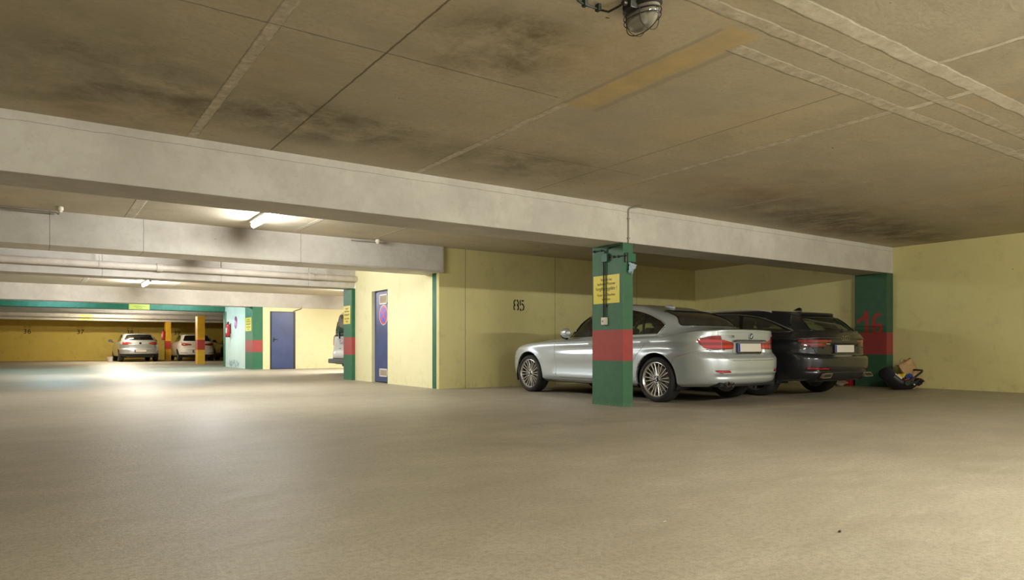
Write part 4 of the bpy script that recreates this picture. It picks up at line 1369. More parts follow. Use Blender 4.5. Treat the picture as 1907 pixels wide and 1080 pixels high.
def make_sedan(label, cat, loc, rotz):
    t = thing('sedan_car', label, cat, loc, rotz)
    E0 = (10, 3.0, 11, 2.7)
    GH = (5, 2.3, 10, 3.0)
    rings = [
        (0.16, 4.44, 0.77, [(0, .20), (0.8, .20), (3.6, .21), (4.1, .23), (4.6, .245)], E0),
        (0.05, 4.57, 0.855, [(0, .25), (0.8, .25), (3.6, .25), (4.2, .28), (4.6, .295)], E0),
        (0.015, 4.605, 0.88, [(0, .33), (0.8, .34), (3.6, .35), (4.6, .38)], E0),
        (0.0, 4.622, 0.892, [(0, .45), (2, .47), (4.6, .50)], E0),
        (0.015, 4.615, 0.902, [(0, .56), (1, .59), (3.5, .60), (4.6, .60)], E0),
        (0.03, 4.575, 0.905, [(0, .61), (1, .68), (3.5, .70), (4.6, .645)], E0),
        (0.045, 4.530, 0.905, [(0, .645), (1, .74), (3.5, .77), (4.6, .69)], E0),
        (0.09, 4.525, 0.902, [(.1, .69), (.5, .745), (1.5, .795), (3.5, .845), (4.2, .845), (4.5, .83)], E0),
        (0.16, 4.535, 0.885, [(.1, .725), (.5, .78), (1.5, .840), (3.5, .888), (4.2, .920), (4.5, .935)], E0),
        (0.26, 4.530, 0.862, [(.2, .755), (.6, .810), (1.4, .850), (3.6, .902), (4.2, .966), (4.5, .985)], E0),
        (0.40, 4.485, 0.835, [(.4, .80), (1.4, .868), (3.7, .922), (4.48, 1.000)], (6, 2.4, 8, 2.5)),
        (0.85, 4.25, 0.815, [(.85, .875), (1.45, .880), (3.75, .940), (4.25, 1.008)], (5.5, 2.3, 7, 2.4)),
        (1.22, 3.99, 0.800, [(1.22, .945), (1.45, .892), (3.7, .955), (3.99, 1.040)], GH),
        (1.64, 3.74, 0.708, [(1.64, 1.17), (2.0, 1.16), (3.4, 1.17), (3.74, 1.19)], GH),
        (2.10, 3.34, 0.600, [(2.10, 1.362), (2.6, 1.368), (3.0, 1.345), (3.34, 1.295)], GH),
        (2.19, 3.25, 0.545, [(2.19, 1.384), (2.6, 1.394), (3.0, 1.368), (3.25, 1.318)], GH),
        (2.32, 3.10, 0.340, [(2.32, 1.404), (2.6, 1.414), (3.1, 1.358)], (4, 2.2, 4, 2.2)),
        (2.45, 2.95, 0.0, [(2.45, 1.415), (2.6, 1.419), (2.95, 1.380)]),
    ]
    AX, WZ = (0.776, 3.586), 0.313
    def mod(P):
        x, y, z = P[..., 0], P[..., 1], P[..., 2]
        side = np.clip((y - 0.6) / 0.2, 0, 1)
        zc = 0.775 + 0.020 * (x - 1.0)
        y += side * 0.010 * gauss(z, zc, 0.030) * sst(x, 1.0, 1.9) * (1 - sst(x, 4.1, 4.4))
        y -= side * 0.018 * gauss(z, zc - 0.075, 0.05) * sst(x, 1.2, 2.0) * (1 - sst(x, 4.0, 4.35))
        y -= side * 0.022 * gauss(z, 0.47, 0.10) * sst(x, 1.15, 1.5) * (1 - sst(x, 2.9, 3.2))
        y += side * 0.012 * gauss(z, 0.30, 0.045) * sst(x, 1.15, 1.4) * (1 - sst(x, 3.0, 3.2))
        rear = sst(x, 4.35, 4.48)
        x -= rear * 0.032 * (1 - sst(np.abs(y), 0.33, 0.37)) * sst(z, 0.655, 0.68) * (1 - sst(z, 0.825, 0.845))
        x += rear * 0.012 * gauss(z, 0.985, 0.03) * (1 - sst(y, 0.5, 0.75))
        x -= rear * 0.020 * gauss(z, 0.375, 0.022) * (1 - sst(y, 0.62, 0.72))
        x += rear * 0.012 * gauss(z, 0.415, 0.016) * (1 - sst(y, 0.60, 0.74))
        x[:] = np.where(x > 3.95, 3.95 + (x - 3.95) * 0.91, x)
    B = Body(rings, (24, 96, 44), 7, AX, 0.352, WZ, mod=mod)
    for xa in AX:
        B.side('arch', circ(xa, 0.328, 0.355), lambda c, n: abs(c.y) > 0.5)
    B.cut('windscreen', 0, rounded([(-.69, .985), (.69, .985), (.50, 1.352), (-.50, 1.352)], .06), lambda c, n: c.x < 2.3 and n.x < -0.15 and c.z > .95)
    B.cut('rear_window', 0, rounded([(-.64, 1.058), (.64, 1.058), (.475, 1.285), (-.475, 1.285)], .06), lambda c, n: c.x > 3.2 and n.x > 0.15 and c.z > 1.0)
    dlo = rounded([(1.46, .898), (3.55, .944), (3.645, 1.055), (3.54, 1.135), (3.26, 1.245), (2.95, 1.312), (2.55, 1.348), (2.22, 1.335), (1.93, 1.215)], [.01, .05, .04, .05, .2, .2, .2, .2, .1])
    B.side('pillar_trim', dlo, only=['body'])
    B.side('front_door_window', rounded([(1.60, .916), (2.50, .937), (2.54, 1.335), (2.24, 1.323), (1.96, 1.212)], [.01, .02, .03, .1, .08]), only=['pillar_trim'])
    B.side('rear_door_window', rounded([(2.60, .939), (3.255, .953), (3.17, 1.252), (2.95, 1.300), (2.635, 1.335)], [.02, .02, .04, .1, .02]), only=['pillar_trim'])
    B.side('quarter_window', rounded([(3.29, .954), (3.52, .960), (3.612, 1.055), (3.52, 1.126), (3.21, 1.243)], [.02, .04, .03, .05, .03]), only=['pillar_trim'])
    B.side('front_door', rounded([(1.480, .285), (1.455, .60), (1.474, .83), (1.482, .894), (2.56, .919), (2.575, .60), (2.55, .285)], [.04, .1, .1, .03, .01, .2, .03]), only=['body'])
    B.side('rear_door', rounded([(2.565, .285), (2.59, .60), (2.575, .919), (3.545, .940), (3.46, .855), (3.30, .715), (3.165, .54), (3.10, .285)], [.03, .2, .01, .03, .1, .15, .15, .04]), only=['body'])
    rr = lambda c, n: c.y > 0 and c.x > 4.0
    B.both('boot_light', 45, rounded([(-2.912, .735), (-2.918, .812), (-2.742, .858), (-2.742, .730)], [.02, .02, 0, 0]), rr, only=['body'])
    B.both('tail_light', 45, rounded([(-2.735, .729), (-2.735, .860), (-2.727, .910), (-2.57, .902), (-2.41, .862), (-2.46, .79), (-2.51, .742), (-2.61, .726)], [0, 0, .015, .1, .02, .05, .05, .1]), rr, only=['body'])
    B.cut('boot_lid', 0, rounded([(-.605, 1.2), (-.605, .90), (-.60, .70), (-.50, .585), (.50, .585), (.60, .70), (.605, .90), (.605, 1.2)], [0, 0, .05, .05, .05, .05, 0, 0]), lambda c, n: c.x > 4.02 and (n.x > .25 or n.z > .5), only=['body'])
    B.cut('rear_bumper', 90, [(-3.90, .620), (-4.10, .670), (-4.28, .722), (-4.8, .722), (-4.8, .1), (-3.80, .1)], lambda c, n: c.x > 3.85, only=['body'])
    B.cut('front_bumper', 90, [(0.1, .60), (-.42, .56), (-.56, .40), (-.56, .1), (0.1, .1)], lambda c, n: c.x < .9, only=['body'])
    B.both('reflector', 0, rounded([(.47, .428), (.66, .428), (.70, .455), (.50, .455)], .008), rr, only=['rear_bumper'])
    B.both('headlight', -40, rounded([(.39, .60), (.46, .70), (.75, .73), (.93, .735), (.86, .62)], .03), lambda c, n: c.y > .2 and c.x < .8, only=['body', 'front_bumper'])
    B.side('sill', [(1.10, .1), (1.10, .262), (3.26, .268), (3.26, .1)], only=['body'])
    P = M['paint_silver']
    for nm, mat, g, d in (('body', P, .002, .03), ('boot_lid', P, .0025, .02), ('rear_bumper', P, .002, .02), ('front_bumper', P, .002, .02)):
        b = B.extract(nm)
        lip(b, g, d)
        bm_obj(b, nm, mat, t)
    lid = [c for c in t.children if c.name.startswith('boot_lid')][0]
    for sg in (-1, 1):
        pr = lambda c, sg=sg: c.y * sg > 0
        for nm in ('front_door', 'rear_door'):
            b = B.extract(nm, pr)
            lip(b, .0025, .02)
            d = bm_obj(b, nm, P, t)
            hx = 2.36 if nm == 'front_door' else 3.42
            handle(d, hx, sg * (0.893 if nm == 'front_door' else 0.897), 0.808 if nm == 'front_door' else .826, sg, P)
        for nm in ('front_door_window', 'rear_door_window', 'quarter_window'):
            b = B.extract(nm, pr)
            shift(b, -.004)
            bm_obj(b, nm, M['glass'], t)
        b = B.extract('sill', pr)
        lip(b, .002, .02)
        bm_obj(b, 'sill', P, t)
        b = B.extract('pillar_trim', pr)
        lip(b, 0.0, .012)
        bm_obj(b, 'pillar_trim', M['trim_black'], t)
        for nm, mat in (('tail_light', 'lens_red'), ('boot_light', 'lens_red'), ('headlight', 'lens_clear'), ('reflector', 'reflector')):
            b = B.extract(nm, pr)
            lip(b, .002, .015)
            bm_obj(b, nm, M[mat], lid if nm == 'boot_light' else t)
        # bright strip along the window line
        m = MB()
        pts = []
        for q in np.linspace(0, 1, 40):
            pts.append((1.46 + q * 2.09, .898 + q * .046))
        pts += rounded([(3.55, .944), (3.645, 1.055), (3.54, 1.135), (3.26, 1.245), (2.95, 1.312), (2.55, 1.348), (2.22, 1.335), (1.93, 1.215), (1.46, .898)], [0, .04, .05, .2, .2, .2, .2, .1, 0], 6)[5:-5]
        surf = B.on_side(pts, sg, .001)
        m.tube(surf, 0.0075, 6, closed=True)
        m.build('window_trim', M['satin'], t)
        mirror(t, 1.69, sg * .86, .905, P, (.075, .20, .15), math.radians(68))
    for nm, mat, r in (('windscreen', 'glass', .012), ('rear_window', 'glass_dark', .010)):
        b = B.extract(nm)
        trim_tube(b, 'window_seal', M['trim_black'], t, r)
        shift(b, -.004)
        bm_obj(b, nm, M[mat], t)
    b = B.extract('body')
    shift(b, -.03)
    bm_obj(b, 'cabin_lining', M['inside'], t)
    b = B.extract('pillar_trim')
    shift(b, -.015)
    bm_obj(b, 'cabin_lining', M['inside'], t)
    B.bm.free()
    for xa in AX:
        arch_liner(t, xa, WZ, .365, .865, .58)
        for sg in (-1, 1):
            wheel(t, xa, sg * .778, WZ, .241, .225, (10, (-.138, .138), .014, .018), M['alloy'], badge=True)
    MB().box(1.2, 3.15, -.76, .76, .19, .27).build('underbody', M['inside'], t, bevel=.02)
    MB().box(3.98, 4.45, -.62, .62, .235, .30).build('underbody', M['inside'], t, bevel=.02)
    m = MB().box(1.50, 1.80, -.66, .66, .76, .885)
    m.tube([(1.86 + .05 * math.sin(a), -.36 + .18 * math.cos(a), .85 + .16 * math.sin(a)) for a in [2 * PI * k / 24 for k in range(24)]], .014, 6, closed=True)
    m.build('dashboard', M['inside'], t, bevel=.0)
    MB().box(3.30, 4.0, -.66, .66, .90, .975).build('parcel_shelf', M['inside'], t, bevel=.02)
    seats(t, 2.12, 2.95, .30)
    # tail details
    number_plate(lid, 4.462, 0, .753, .06)
    MB().tube([(4.478, -.36, .843), (4.494, -.30, .850), (4.494, .30, .850), (4.478, .36, .843)], .007, 6).build('lid_strip', M['trim_black'], lid)
    roundel(lid, 4.494, 0, .905, .039, .03)
    f = frame((4.4935, -.41, .900), (0, 1, 0), (0, 0, 1))
    text('model_badge', '320d', .042, f, M['trim_black'], lid, sx=.8)
    m = MB()
    for yy in (-.50, -.41):
        m.lathe([(.036, -.10), (.038, .02), (.036, .045), (.030, .045), (.029, .02), (.028, -.05), (.002, -.05)], 20, Matrix.Translation((4.45, yy, .275)) @ Matrix.Rotation(PI / 2, 4, 'Y'))
    m.build('exhaust_pipe', M['disc'], t)
    # roof fin
    rows = []
    for i in range(9):
        q = i / 8
        hh = .050 * math.sin(PI * min(1, .08 + q * .62)) ** .9
        wv = .030 * (0.35 + .65 * q)
        rows.append([(3.00 + .17 * q, wv * math.cos(a), 1.366 - .034 * q + hh * math.sin(a)) for a in [PI * k / 10 for k in range(11)]])
    m = MB().grid(rows)
    m.add(rows[-1], [tuple(range(11))])
    m.build('roof_antenna', M['paint_silver'], t)
    return t

def make_wagon(label, cat, loc, rotz):
    t = thing('estate_car', label, cat, loc, rotz)
    E0 = (7, 2.4, 13, 2.9)
    GH = (5, 2.3, 8, 2.6)
    rings = [
        (0.16, 4.56, 0.78, [(0, .20), (0.8, .20), (3.7, .21), (4.2, .24), (4.7, .27)], E0),
        (0.05, 4.665, 0.865, [(0, .25), (0.8, .25), (3.7, .25), (4.3, .28), (4.7, .31)], E0),
        (0.015, 4.705, 0.90, [(0, .33), (0.8, .34), (3.7, .35), (4.7, .38)], E0),
        (0.0, 4.725, 0.912, [(0, .45), (2, .47), (4.7, .48)], E0),
        (0.015, 4.722, 0.920, [(0, .56), (1, .59), (3.6, .60), (4.7, .575)], E0),
        (0.03, 4.70, 0.922, [(0, .61), (1, .68), (3.6, .70), (4.7, .61)], E0),
        (0.045, 4.640, 0.922, [(0, .645), (1, .74), (3.6, .77), (4.7, .65)], E0),
        (0.09, 4.640, 0.918, [(.1, .70), (.5, .775), (1.5, .84), (3.6, .875), (4.3, .86), (4.65, .83)], E0),
        (0.16, 4.632, 0.900, [(.1, .735), (.5, .81), (1.5, .890), (3.6, .925), (4.3, .93), (4.65, .925)], E0),
        (0.26, 4.610, 0.880, [(.2, .765), (.6, .845), (1.4, .920), (3.8, .965), (4.6, .975)], E0),
        (0.40, 4.590, 0.855, [(.4, .83), (1.4, .945), (3.8, .990), (4.58, 1.000)], E0),
        (0.85, 4.575, 0.838, [(.85, .915), (1.45, .962), (3.9, 1.005), (4.57, 1.015)], E0),
        (1.30, 4.555, 0.822, [(1.30, .995), (1.5, .975), (3.9, 1.020), (4.55, 1.035)], GH),
        (1.72, 4.42, 0.735, [(1.72, 1.19), (2.0, 1.19), (3.6, 1.19), (4.42, 1.165)], GH),
        (2.12, 4.235, 0.640, [(2.12, 1.365), (2.7, 1.380), (3.6, 1.360), (4.235, 1.300)], GH),
        (2.20, 4.270, 0.590, [(2.20, 1.388), (2.7, 1.405), (3.6, 1.388), (4.27, 1.328)], GH),
        (2.34, 4.18, 0.380, [(2.34, 1.408), (2.7, 1.427), (3.5, 1.414), (4.18, 1.355)], (4, 2.2, 6, 2.4)),
        (2.48, 4.05, 0.0, [(2.48, 1.420), (2.75, 1.432), (3.5, 1.420), (4.05, 1.375)]),
    ]
    def low(z):
        return z if z < .85 else .85 + (z - .85) * .90
    rings = [(r[0], r[1], r[2], [(x, low(z)) for x, z in r[3]]) + tuple(r[4:]) for r in rings]
    AX, WZ = (0.88, 3.70), 0.33
    def mod(P):
        x, y, z = P[..., 0], P[..., 1], P[..., 2]
        side = np.clip((y - 0.6) / 0.2, 0, 1)
        zc = 0.845 + 0.012 * (x - 1.0)
        y += side * 0.012 * gauss(z, zc, 0.025) * sst(x, .8, 1.5)
        y -= side * 0.018 * gauss(z, zc - 0.08, 0.05) * sst(x, 1.2, 2.0)
        y -= side * 0.020 * gauss(z, 0.47, 0.10) * sst(x, 1.2, 1.6) * (1 - sst(x, 3.0, 3.3))
        rear = sst(x, 4.45, 4.58)
        x -= rear * 0.028 * (1 - sst(np.abs(y), 0.36, 0.40)) * sst(z, 0.66, 0.68) * (1 - sst(z, 0.80, 0.815))
        x += rear * 0.014 * gauss(z, 0.90, 0.02) * (1 - sst(y, 0.7, 0.85))
        x -= rear * 0.022 * gauss(z, 0.40, 0.014)
    B = Body(rings, (24, 96, 44), 7, AX, 0.358, WZ, mod=mod)
    for xa in AX:
        B.side('arch', circ(xa, WZ + 0.005, 0.358), lambda c, n: abs(c.y) > 0.5)
    B.cut('windscreen', 0, rounded([(-.70, 1.0), (.70, 1.0), (.53, 1.305), (-.53, 1.305)], .06), lambda c, n: c.x < 2.4 and n.x < -0.15 and c.z > .95)
    B.cut('rear_window', 0, rounded([(-.60, .998), (.60, .998), (.57, 1.10), (.53, 1.218), (-.53, 1.218), (-.57, 1.10)], [.07, .07, .1, .05, .05, .1]), lambda c, n: c.x > 4.0 and n.x > 0.2 and c.z > 1.0)
    d_out = [(1.62, .962), (4.24, .990), (4.26, 1.006), (3.98, 1.12), (3.70, 1.216), (3.32, 1.283), (2.7, 1.308), (2.28, 1.293), (2.0, 1.185)]
    rad = [.01, .02, .02, .15, .2, .2, .2, .2, .1]
    B.side('pillar_trim', rounded(d_out, rad), only=['body'])
    B.side('front_door_window', rounded([(1.74, .977), (2.52, .989), (2.55, 1.292), (2.30, 1.281), (2.03, 1.180)], [.01, .02, .03, .1, .08]), only=['pillar_trim'])
    B.side('rear_door_window', rounded([(2.62, .991), (3.32, 1.000), (3.22, 1.275), (2.65, 1.296)], [.02, .02, .04, .02]), only=['pillar_trim'])
    B.side('quarter_window', rounded([(3.38, .996), (4.17, 1.006), (3.95, 1.11), (3.68, 1.203), (3.29, 1.268)], [.02, .02, .15, .1, .03]), only=['pillar_trim'])
    B.side('front_door', rounded([(1.40, .335), (1.375, .60), (1.42, .87), (1.52, .955), (2.57, .972), (2.585, .60), (2.56, .335)], [.04, .1, .1, .03, .01, .2, .03]), only=['body'])
    B.side('rear_door', rounded([(2.575, .335), (2.60, .60), (2.585, .972), (3.52, .987), (3.48, .88), (3.37, .75), (3.26, .55), (3.20, .335)], [.03, .2, .01, .03, .1, .15, .15, .04]), only=['body'])
    rr = lambda c, n: c.y > 0 and c.x > 4.1
    B.both('tail_light', 45, rounded([(-3.02, .835), (-3.025, .872), (-2.66, .886), (-2.49, .872), (-2.53, .83), (-2.60, .765), (-2.76, .752), (-2.93, .765), (-2.95, .828)], [.01, .01, .05, .02, .03, .04, .05, .05, .03]), rr, only=['body'])
    B.cut('tailgate', 0, rounded([(-.66, 1.262), (-.745, 1.0), (-.70, .90), (-.70, .76), (-.62, .625), (.62, .625), (.70, .76), (.70, .90), (.745, 1.0), (.66, 1.262)], .04), lambda c, n: c.x > 4.1 and n.x > .25, only=['body'])
    B.cut('rear_bumper', 90, [(-4.03, .62), (-4.35, .735), (-4.9, .735), (-4.9, .1), (-3.95, .1)], lambda c, n: c.x > 3.95, only=['body'])
    B.cut('diffuser', 0, rounded([(-.72, .2), (-.70, .37), (-.40, .395), (.40, .395), (.70, .37), (.72, .2)], .03), lambda c, n: c.x > 4.4, only=['rear_bumper'])
    B.both('reflector', 0, rounded([(.50, .425), (.80, .432), (.80, .455), (.51, .448)], .006), rr, only=['rear_bumper'])
    P = M['paint_dark']
    for nm, mat, g, d in (('body', P, .002, .03), ('tailgate', P, .003, .02), ('rear_bumper', P, .002, .02), ('diffuser', M['black'], .002, .02)):
        b = B.extract(nm)
        lip(b, g, d)
        bm_obj(b, nm, mat, t)
    gate = [c for c in t.children if c.name.startswith('tailgate')][0]
    for sg in (-1, 1):
        pr = lambda c, sg=sg: c.y * sg > 0
        for nm in ('front_door', 'rear_door'):
            b = B.extract(nm, pr)
            lip(b, .0025, .02)
            d = bm_obj(b, nm, P, t)
            handle(d, 2.38 if nm == 'front_door' else 3.30, sg * .908, .86 if nm == 'front_door' else .875, sg, P)
        for nm in ('front_door_window', 'rear_door_window', 'quarter_window'):
            b = B.extract(nm, pr)
            shift(b, -.004)
            bm_obj(b, nm, M['glass_dark'] if nm != 'front_door_window' else M['glass'], t)
        b = B.extract('pillar_trim', pr)
        lip(b, 0.0, .012)
        bm_obj(b, 'pillar_trim', M['trim_black'], t)
        for nm, mat in (('tail_light', 'lens_dim'), ('reflector', 'reflector')):
            b = B.extract(nm, pr)
            lip(b, .002, .015)
            bm_obj(b, nm, M[mat], t)
        pts = []
        for q in np.linspace(0, 1, 50):
            pts.append((1.62 + q * 2.62, .962 + q * .028))
        pts += rounded(d_out[1:] + d_out[:1], rad[1:] + rad[:1], 6)[7:-7]
        MB().tube(B.on_side(pts, sg, .001), 0.009, 6, closed=True).build('window_trim', M['satin'], t)
        mirror(t, 1.72, sg * .885, .95, P, (.09, .16, .14))
        # roof rail
        rail = [(2.02, 1.300), (2.10, 1.338), (2.3, 1.362), (2.8, 1.378), (3.3, 1.368), (3.62, 1.346), (3.78, 1.320)]
        rx = np.linspace(2.02, 3.78, 30)
        rz = pchip([p[0] for p in rail], [p[1] for p in rail], rx)
        ry = [.600 + .028 * sm(abs(x - 2.9) / .9) for x in rx]
        MB().tube([(x, sg * y, z) for x, y, z in zip(rx, ry, rz)], .015, 8).build('roof_rail', M['rail'], t)
        # exhaust surround
        f = frame((4.672, sg * .57, .335), (0, 1, 0), (0, 0, 1))
        out = [(-.135, -.034), (.085, -.034), (.145, .034), (-.065, .034)] if sg < 0 else [(-.085, -.034), (.135, -.034), (.065, .034), (-.145, .034)]
        inn = [(x * .92, y * .74) for x, y in out]
        m = MB()
        for i in range(4):
            j = (i + 1) % 4
            m.prism([out[i], out[j], inn[j], inn[i]], -.02, .022, f)
        e = m.build('exhaust_trim', M['satin'], t)
        MB().prism(inn, -.02, .0195, f).build('exhaust_opening', M['black'], e)
    for nm, mat, r in (('windscreen', 'glass', .012), ('rear_window', 'glass', .010)):
        b = B.extract(nm)
        trim_tube(b, 'window_seal', M['trim_black'], t, r)
        shift(b, -.004)
        bm_obj(b, nm, M[mat], t)
    for nm in ('body', 'pillar_trim', 'tailgate'):
        b = B.extract(nm)
        shift(b, -.025)
        bm_obj(b, 'cabin_lining', M['inside'], t)
    B.bm.free()
    for xa in AX:
        arch_liner(t, xa, WZ, .37, .885, .58)
        for sg in (-1, 1):
            wheel(t, xa, sg * .79, WZ, .245, .235, (5, (-.16, .16), .030, .045), M['alloy_grey'])
    MB().box(1.3, 3.28, -.78, .78, .19, .27).build('underbody', M['inside'], t, bevel=.02)
    MB().box(4.08, 4.55, -.66, .66, .24, .31).build('underbody', M['inside'], t, bevel=.02)
    MB().box(1.55, 1.85, -.68, .68, .78, .91).build('dashboard', M['inside'], t)
    MB().box(3.45, 4.45, -.70, .70, .86, .93).build('load_cover', M['inside'], t, bevel=.02)
    seats(t, 2.15, 3.02, .30)
    number_plate(gate, 4.625, 0, .735, .02)
    m = MB()
    for k in range(4):
        cy = (k - 1.5) * .052
        m.tube([(4.643, cy + .034 * math.cos(a), .893 + .034 * math.sin(a)) for a in [2 * PI * q / 24 for q in range(24)]], .0048, 8, closed=True)
    m.build('ring_emblem', M['chrome'], gate)
    MB().box(4.642, 4.648, -.52, -.42, .800, .812).build('model_badge', M['chrome'], gate)
    m = MB().tube([(4.575, .02, 1.01), (4.572, -.05, 1.03), (4.545, -.30, 1.055), (4.535, -.42, 1.06)], .009, 6)
    m.lathe([(.03, 0), (.026, .02), (.01, .03)], 14, Matrix.Translation((4.57, 0.02, 1.008)) @ Matrix.Rotation(PI / 2, 4, 'Y'))
    m.build('rear_wiper', M['black'], gate)
    rows = []
    for i in range(9):
        q = i / 8
        hh = .055 * math.sin(PI * min(1, .06 + q * .56)) ** 1.4
        rows.append([(3.76 + .14 * q, .022 * (.3 + .7 * q) * math.cos(a), 1.352 - .014 * q + hh * math.sin(a)) for a in [PI * k / 10 for k in range(11)]])
    m = MB().grid(rows)
    m.add(rows[-1], [tuple(range(11))])
    m.build('roof_antenna', M['trim_black'], t)
    return t

def make_hatch(label, cat, loc, rotz, paint, kind, group=None):
    """smaller hatchback for the far bay"""
    t = thing('hatchback_car', label, cat, loc, rotz, group)
    E0 = (7, 2.4, 11, 2.8)
    GH = (5, 2.3, 7, 2.5)
    up = 0.04 if kind == 'silver' else 0.0
    rings = [
        (0.16, 4.06, 0.74, [(0, .20), (4.1, .25)], E0),
        (0.03, 4.20, 0.85, [(0, .28), (0.8, .28), (3.3, .28), (4.2, .32)], E0),
        (0.0, 4.25, 0.885, [(0, .46), (4.2, .48)], E0),
        (0.02, 4.235, 0.895, [(0, .58), (1, .63), (4.2, .62)], E0),
        (0.06, 4.16, 0.895, [(0, .65), (1, .74), (4.2, .68)], E0),
        (0.14, 4.15, 0.885, [(.1, .74), (1.4, .87), (4.2, .87)], E0),
        (0.32, 4.11, 0.855, [(.3, .82), (1.3, .945), (4.1, .96)], E0),
        (1.15, 4.07, 0.815, [(1.15, 1.00), (1.35, .975), (4.07, 1.03 + up)], GH),
        (1.58, 3.92, 0.735, [(1.58, 1.20), (3.9, 1.22)], GH),
        (1.98, 3.74, 0.640, [(1.98, 1.375), (2.5, 1.395), (3.74, 1.36)], GH),
        (2.06, 3.77, 0.58, [(2.06, 1.40), (2.6, 1.425), (3.77, 1.38)], GH),
        (2.3, 3.55, 0.0, [(2.3, 1.44), (2.6, 1.45), (3.55, 1.425)]),
    ]
    AX, WZ = (0.85, 3.48), 0.315
    B = Body(rings, (14, 44, 26), 5, AX, 0.335, WZ)
    for xa in AX:
        B.side('arch', circ(xa, WZ, 0.335, 28), lambda c, n: abs(c.y) > 0.5)
    B.cut('windscreen', 0, rounded([(-.68, 1.03), (.68, 1.03), (.53, 1.36), (-.53, 1.36)], .05, 2), lambda c, n: c.x < 2.3 and n.x < -0.15 and c.z > .95)
    B.cut('rear_window', 0, rounded([(-.66, 1.06 + up), (.66, 1.06 + up), (.54, 1.335), (-.54, 1.335)], .06, 3), lambda c, n: c.x > 3.5 and n.x > 0.2 and c.z > 1.0)
    dlo = rounded([(1.45, .99), (3.45, 1.04), (3.58, 1.13), (3.40, 1.28), (3.0, 1.35), (2.4, 1.37), (2.1, 1.35), (1.85, 1.24)], .06, 2)
    B.side('side_window', dlo, only=['body'])
    rr = lambda c, n: c.y > 0 and c.x > 3.5
    if kind == 'white':
        B.both('tail_light', 45, rounded([(-2.73, .835), (-2.70, .895), (-2.40, .945), (-2.22, .94), (-2.28, .83), (-2.45, .80)], .02, 2), rr, only=['body'])
        B.both('reflector', 0, rounded([(.48, .41), (.80, .44), (.80, .455), (.50, .425)], .003, 1), rr, only=['body'])
    else:
        B.both('tail_light', 45, rounded([(-2.66, .90), (-2.62, .945), (-2.40, 1.0), (-2.20, 1.0), (-2.26, .86), (-2.45, .855)], .02, 2), rr, only=['body'])
    B.cut('tailgate', 0, rounded([(-.66, 1.36), (-.74, 1.03), (-.66, .88), (-.66, .72), (-.56, .60), (.56, .60), (.66, .72), (.66, .88), (.74, 1.03), (.66, 1.36)], .04, 2), lambda c, n: c.x > 3.6 and n.x > .25, only=['body'])
    zl = .40 if kind == 'silver' else .335
    B.cut('bumper_skirt', 90, [(-3.75, .1), (-3.75, zl), (-4.6, zl + .01), (-4.6, .1)], lambda c, n: c.x > 3.6, only=['body'])
    for nm, mat in (('body', paint), ('tailgate', paint), ('bumper_skirt', M['black'])):
        b = B.extract(nm)
        lip(b, .003, .02)
        bm_obj(b, nm, mat, t)
    gate = [c for c in t.children if c.name.startswith('tailgate')][0]
    for sg in (-1, 1):
        pr = lambda c, sg=sg: c.y * sg > 0
        b = B.extract('side_window', pr)
        trim_tube(b, 'window_seal', M['trim_black'], t, .009, 5)
        shift(b, -.004)
        bm_obj(b, 'side_window', M['glass_far'], t)
        b = B.extract('tail_light', pr)
        lip(b, .002, .012)
        bm_obj(b, 'tail_light', M['lens_orange'], t)
        if kind == 'white':
            b = B.extract('reflector', pr)
            bm_obj(b, 'reflector', M['reflector'], t)
        mirror(t, 1.52, sg * .95, .99, M['trim_black'] if kind != 'white' else paint)
    for nm in ('windscreen', 'rear_window'):
        b = B.extract(nm)
        trim_tube(b, 'window_seal', M['trim_black'], t, .012, 5)
        shift(b, -.004)
        bm_obj(b, nm, M['glass_far'], t)
    for nm in ('body', 'tailgate'):
        b = B.extract(nm)
        shift(b, -.025)
        bm_obj(b, 'cabin_lining', M['inside'], t)
    B.bm.free()
    for xa in AX:
        arch_liner(t, xa, WZ, .345, .86, .56)
        for sg in (-1, 1):
            wheel(t, xa, sg * .77, WZ, .215, .20, (5, 0, .06, .05), M['alloy_grey'], hi=False)
    MB().box(1.2, 3.1, -.74, .74, .19, .27).build('underbody', M['inside'], t)
    MB().box(3.84, 4.15, -.6, .6, .24, .30).build('underbody', M['inside'], t)
    seats(t, 2.0, 2.75, .30)
    if kind == 'silver':
        number_plate(t, 4.262, 0, .545, .0)
    else:
        number_plate(t, 4.262, 0, .52, .0, blue=True)
    f = frame((4.168, 0, .905 if kind == 'white' else .93), (0, 1, 0), (0, 0, 1))
    o = MB().prism(arc(0, 0, .055, 0, 360, 24)[:-1], -.02, .004, f).build('emblem', M['dark_steel'], gate)
    if kind == 'silver':
        MB().tube([(3.55, 0, 1.42), (3.62, 0, 1.62)], .006, 6).build('roof_antenna', M['black'], t)
    else:
        MB().tube([(3.40, 0, 1.42), (3.52, 0, 1.47)], [.02, .006], 6).build('roof_antenna', M['black'], t)
    return t

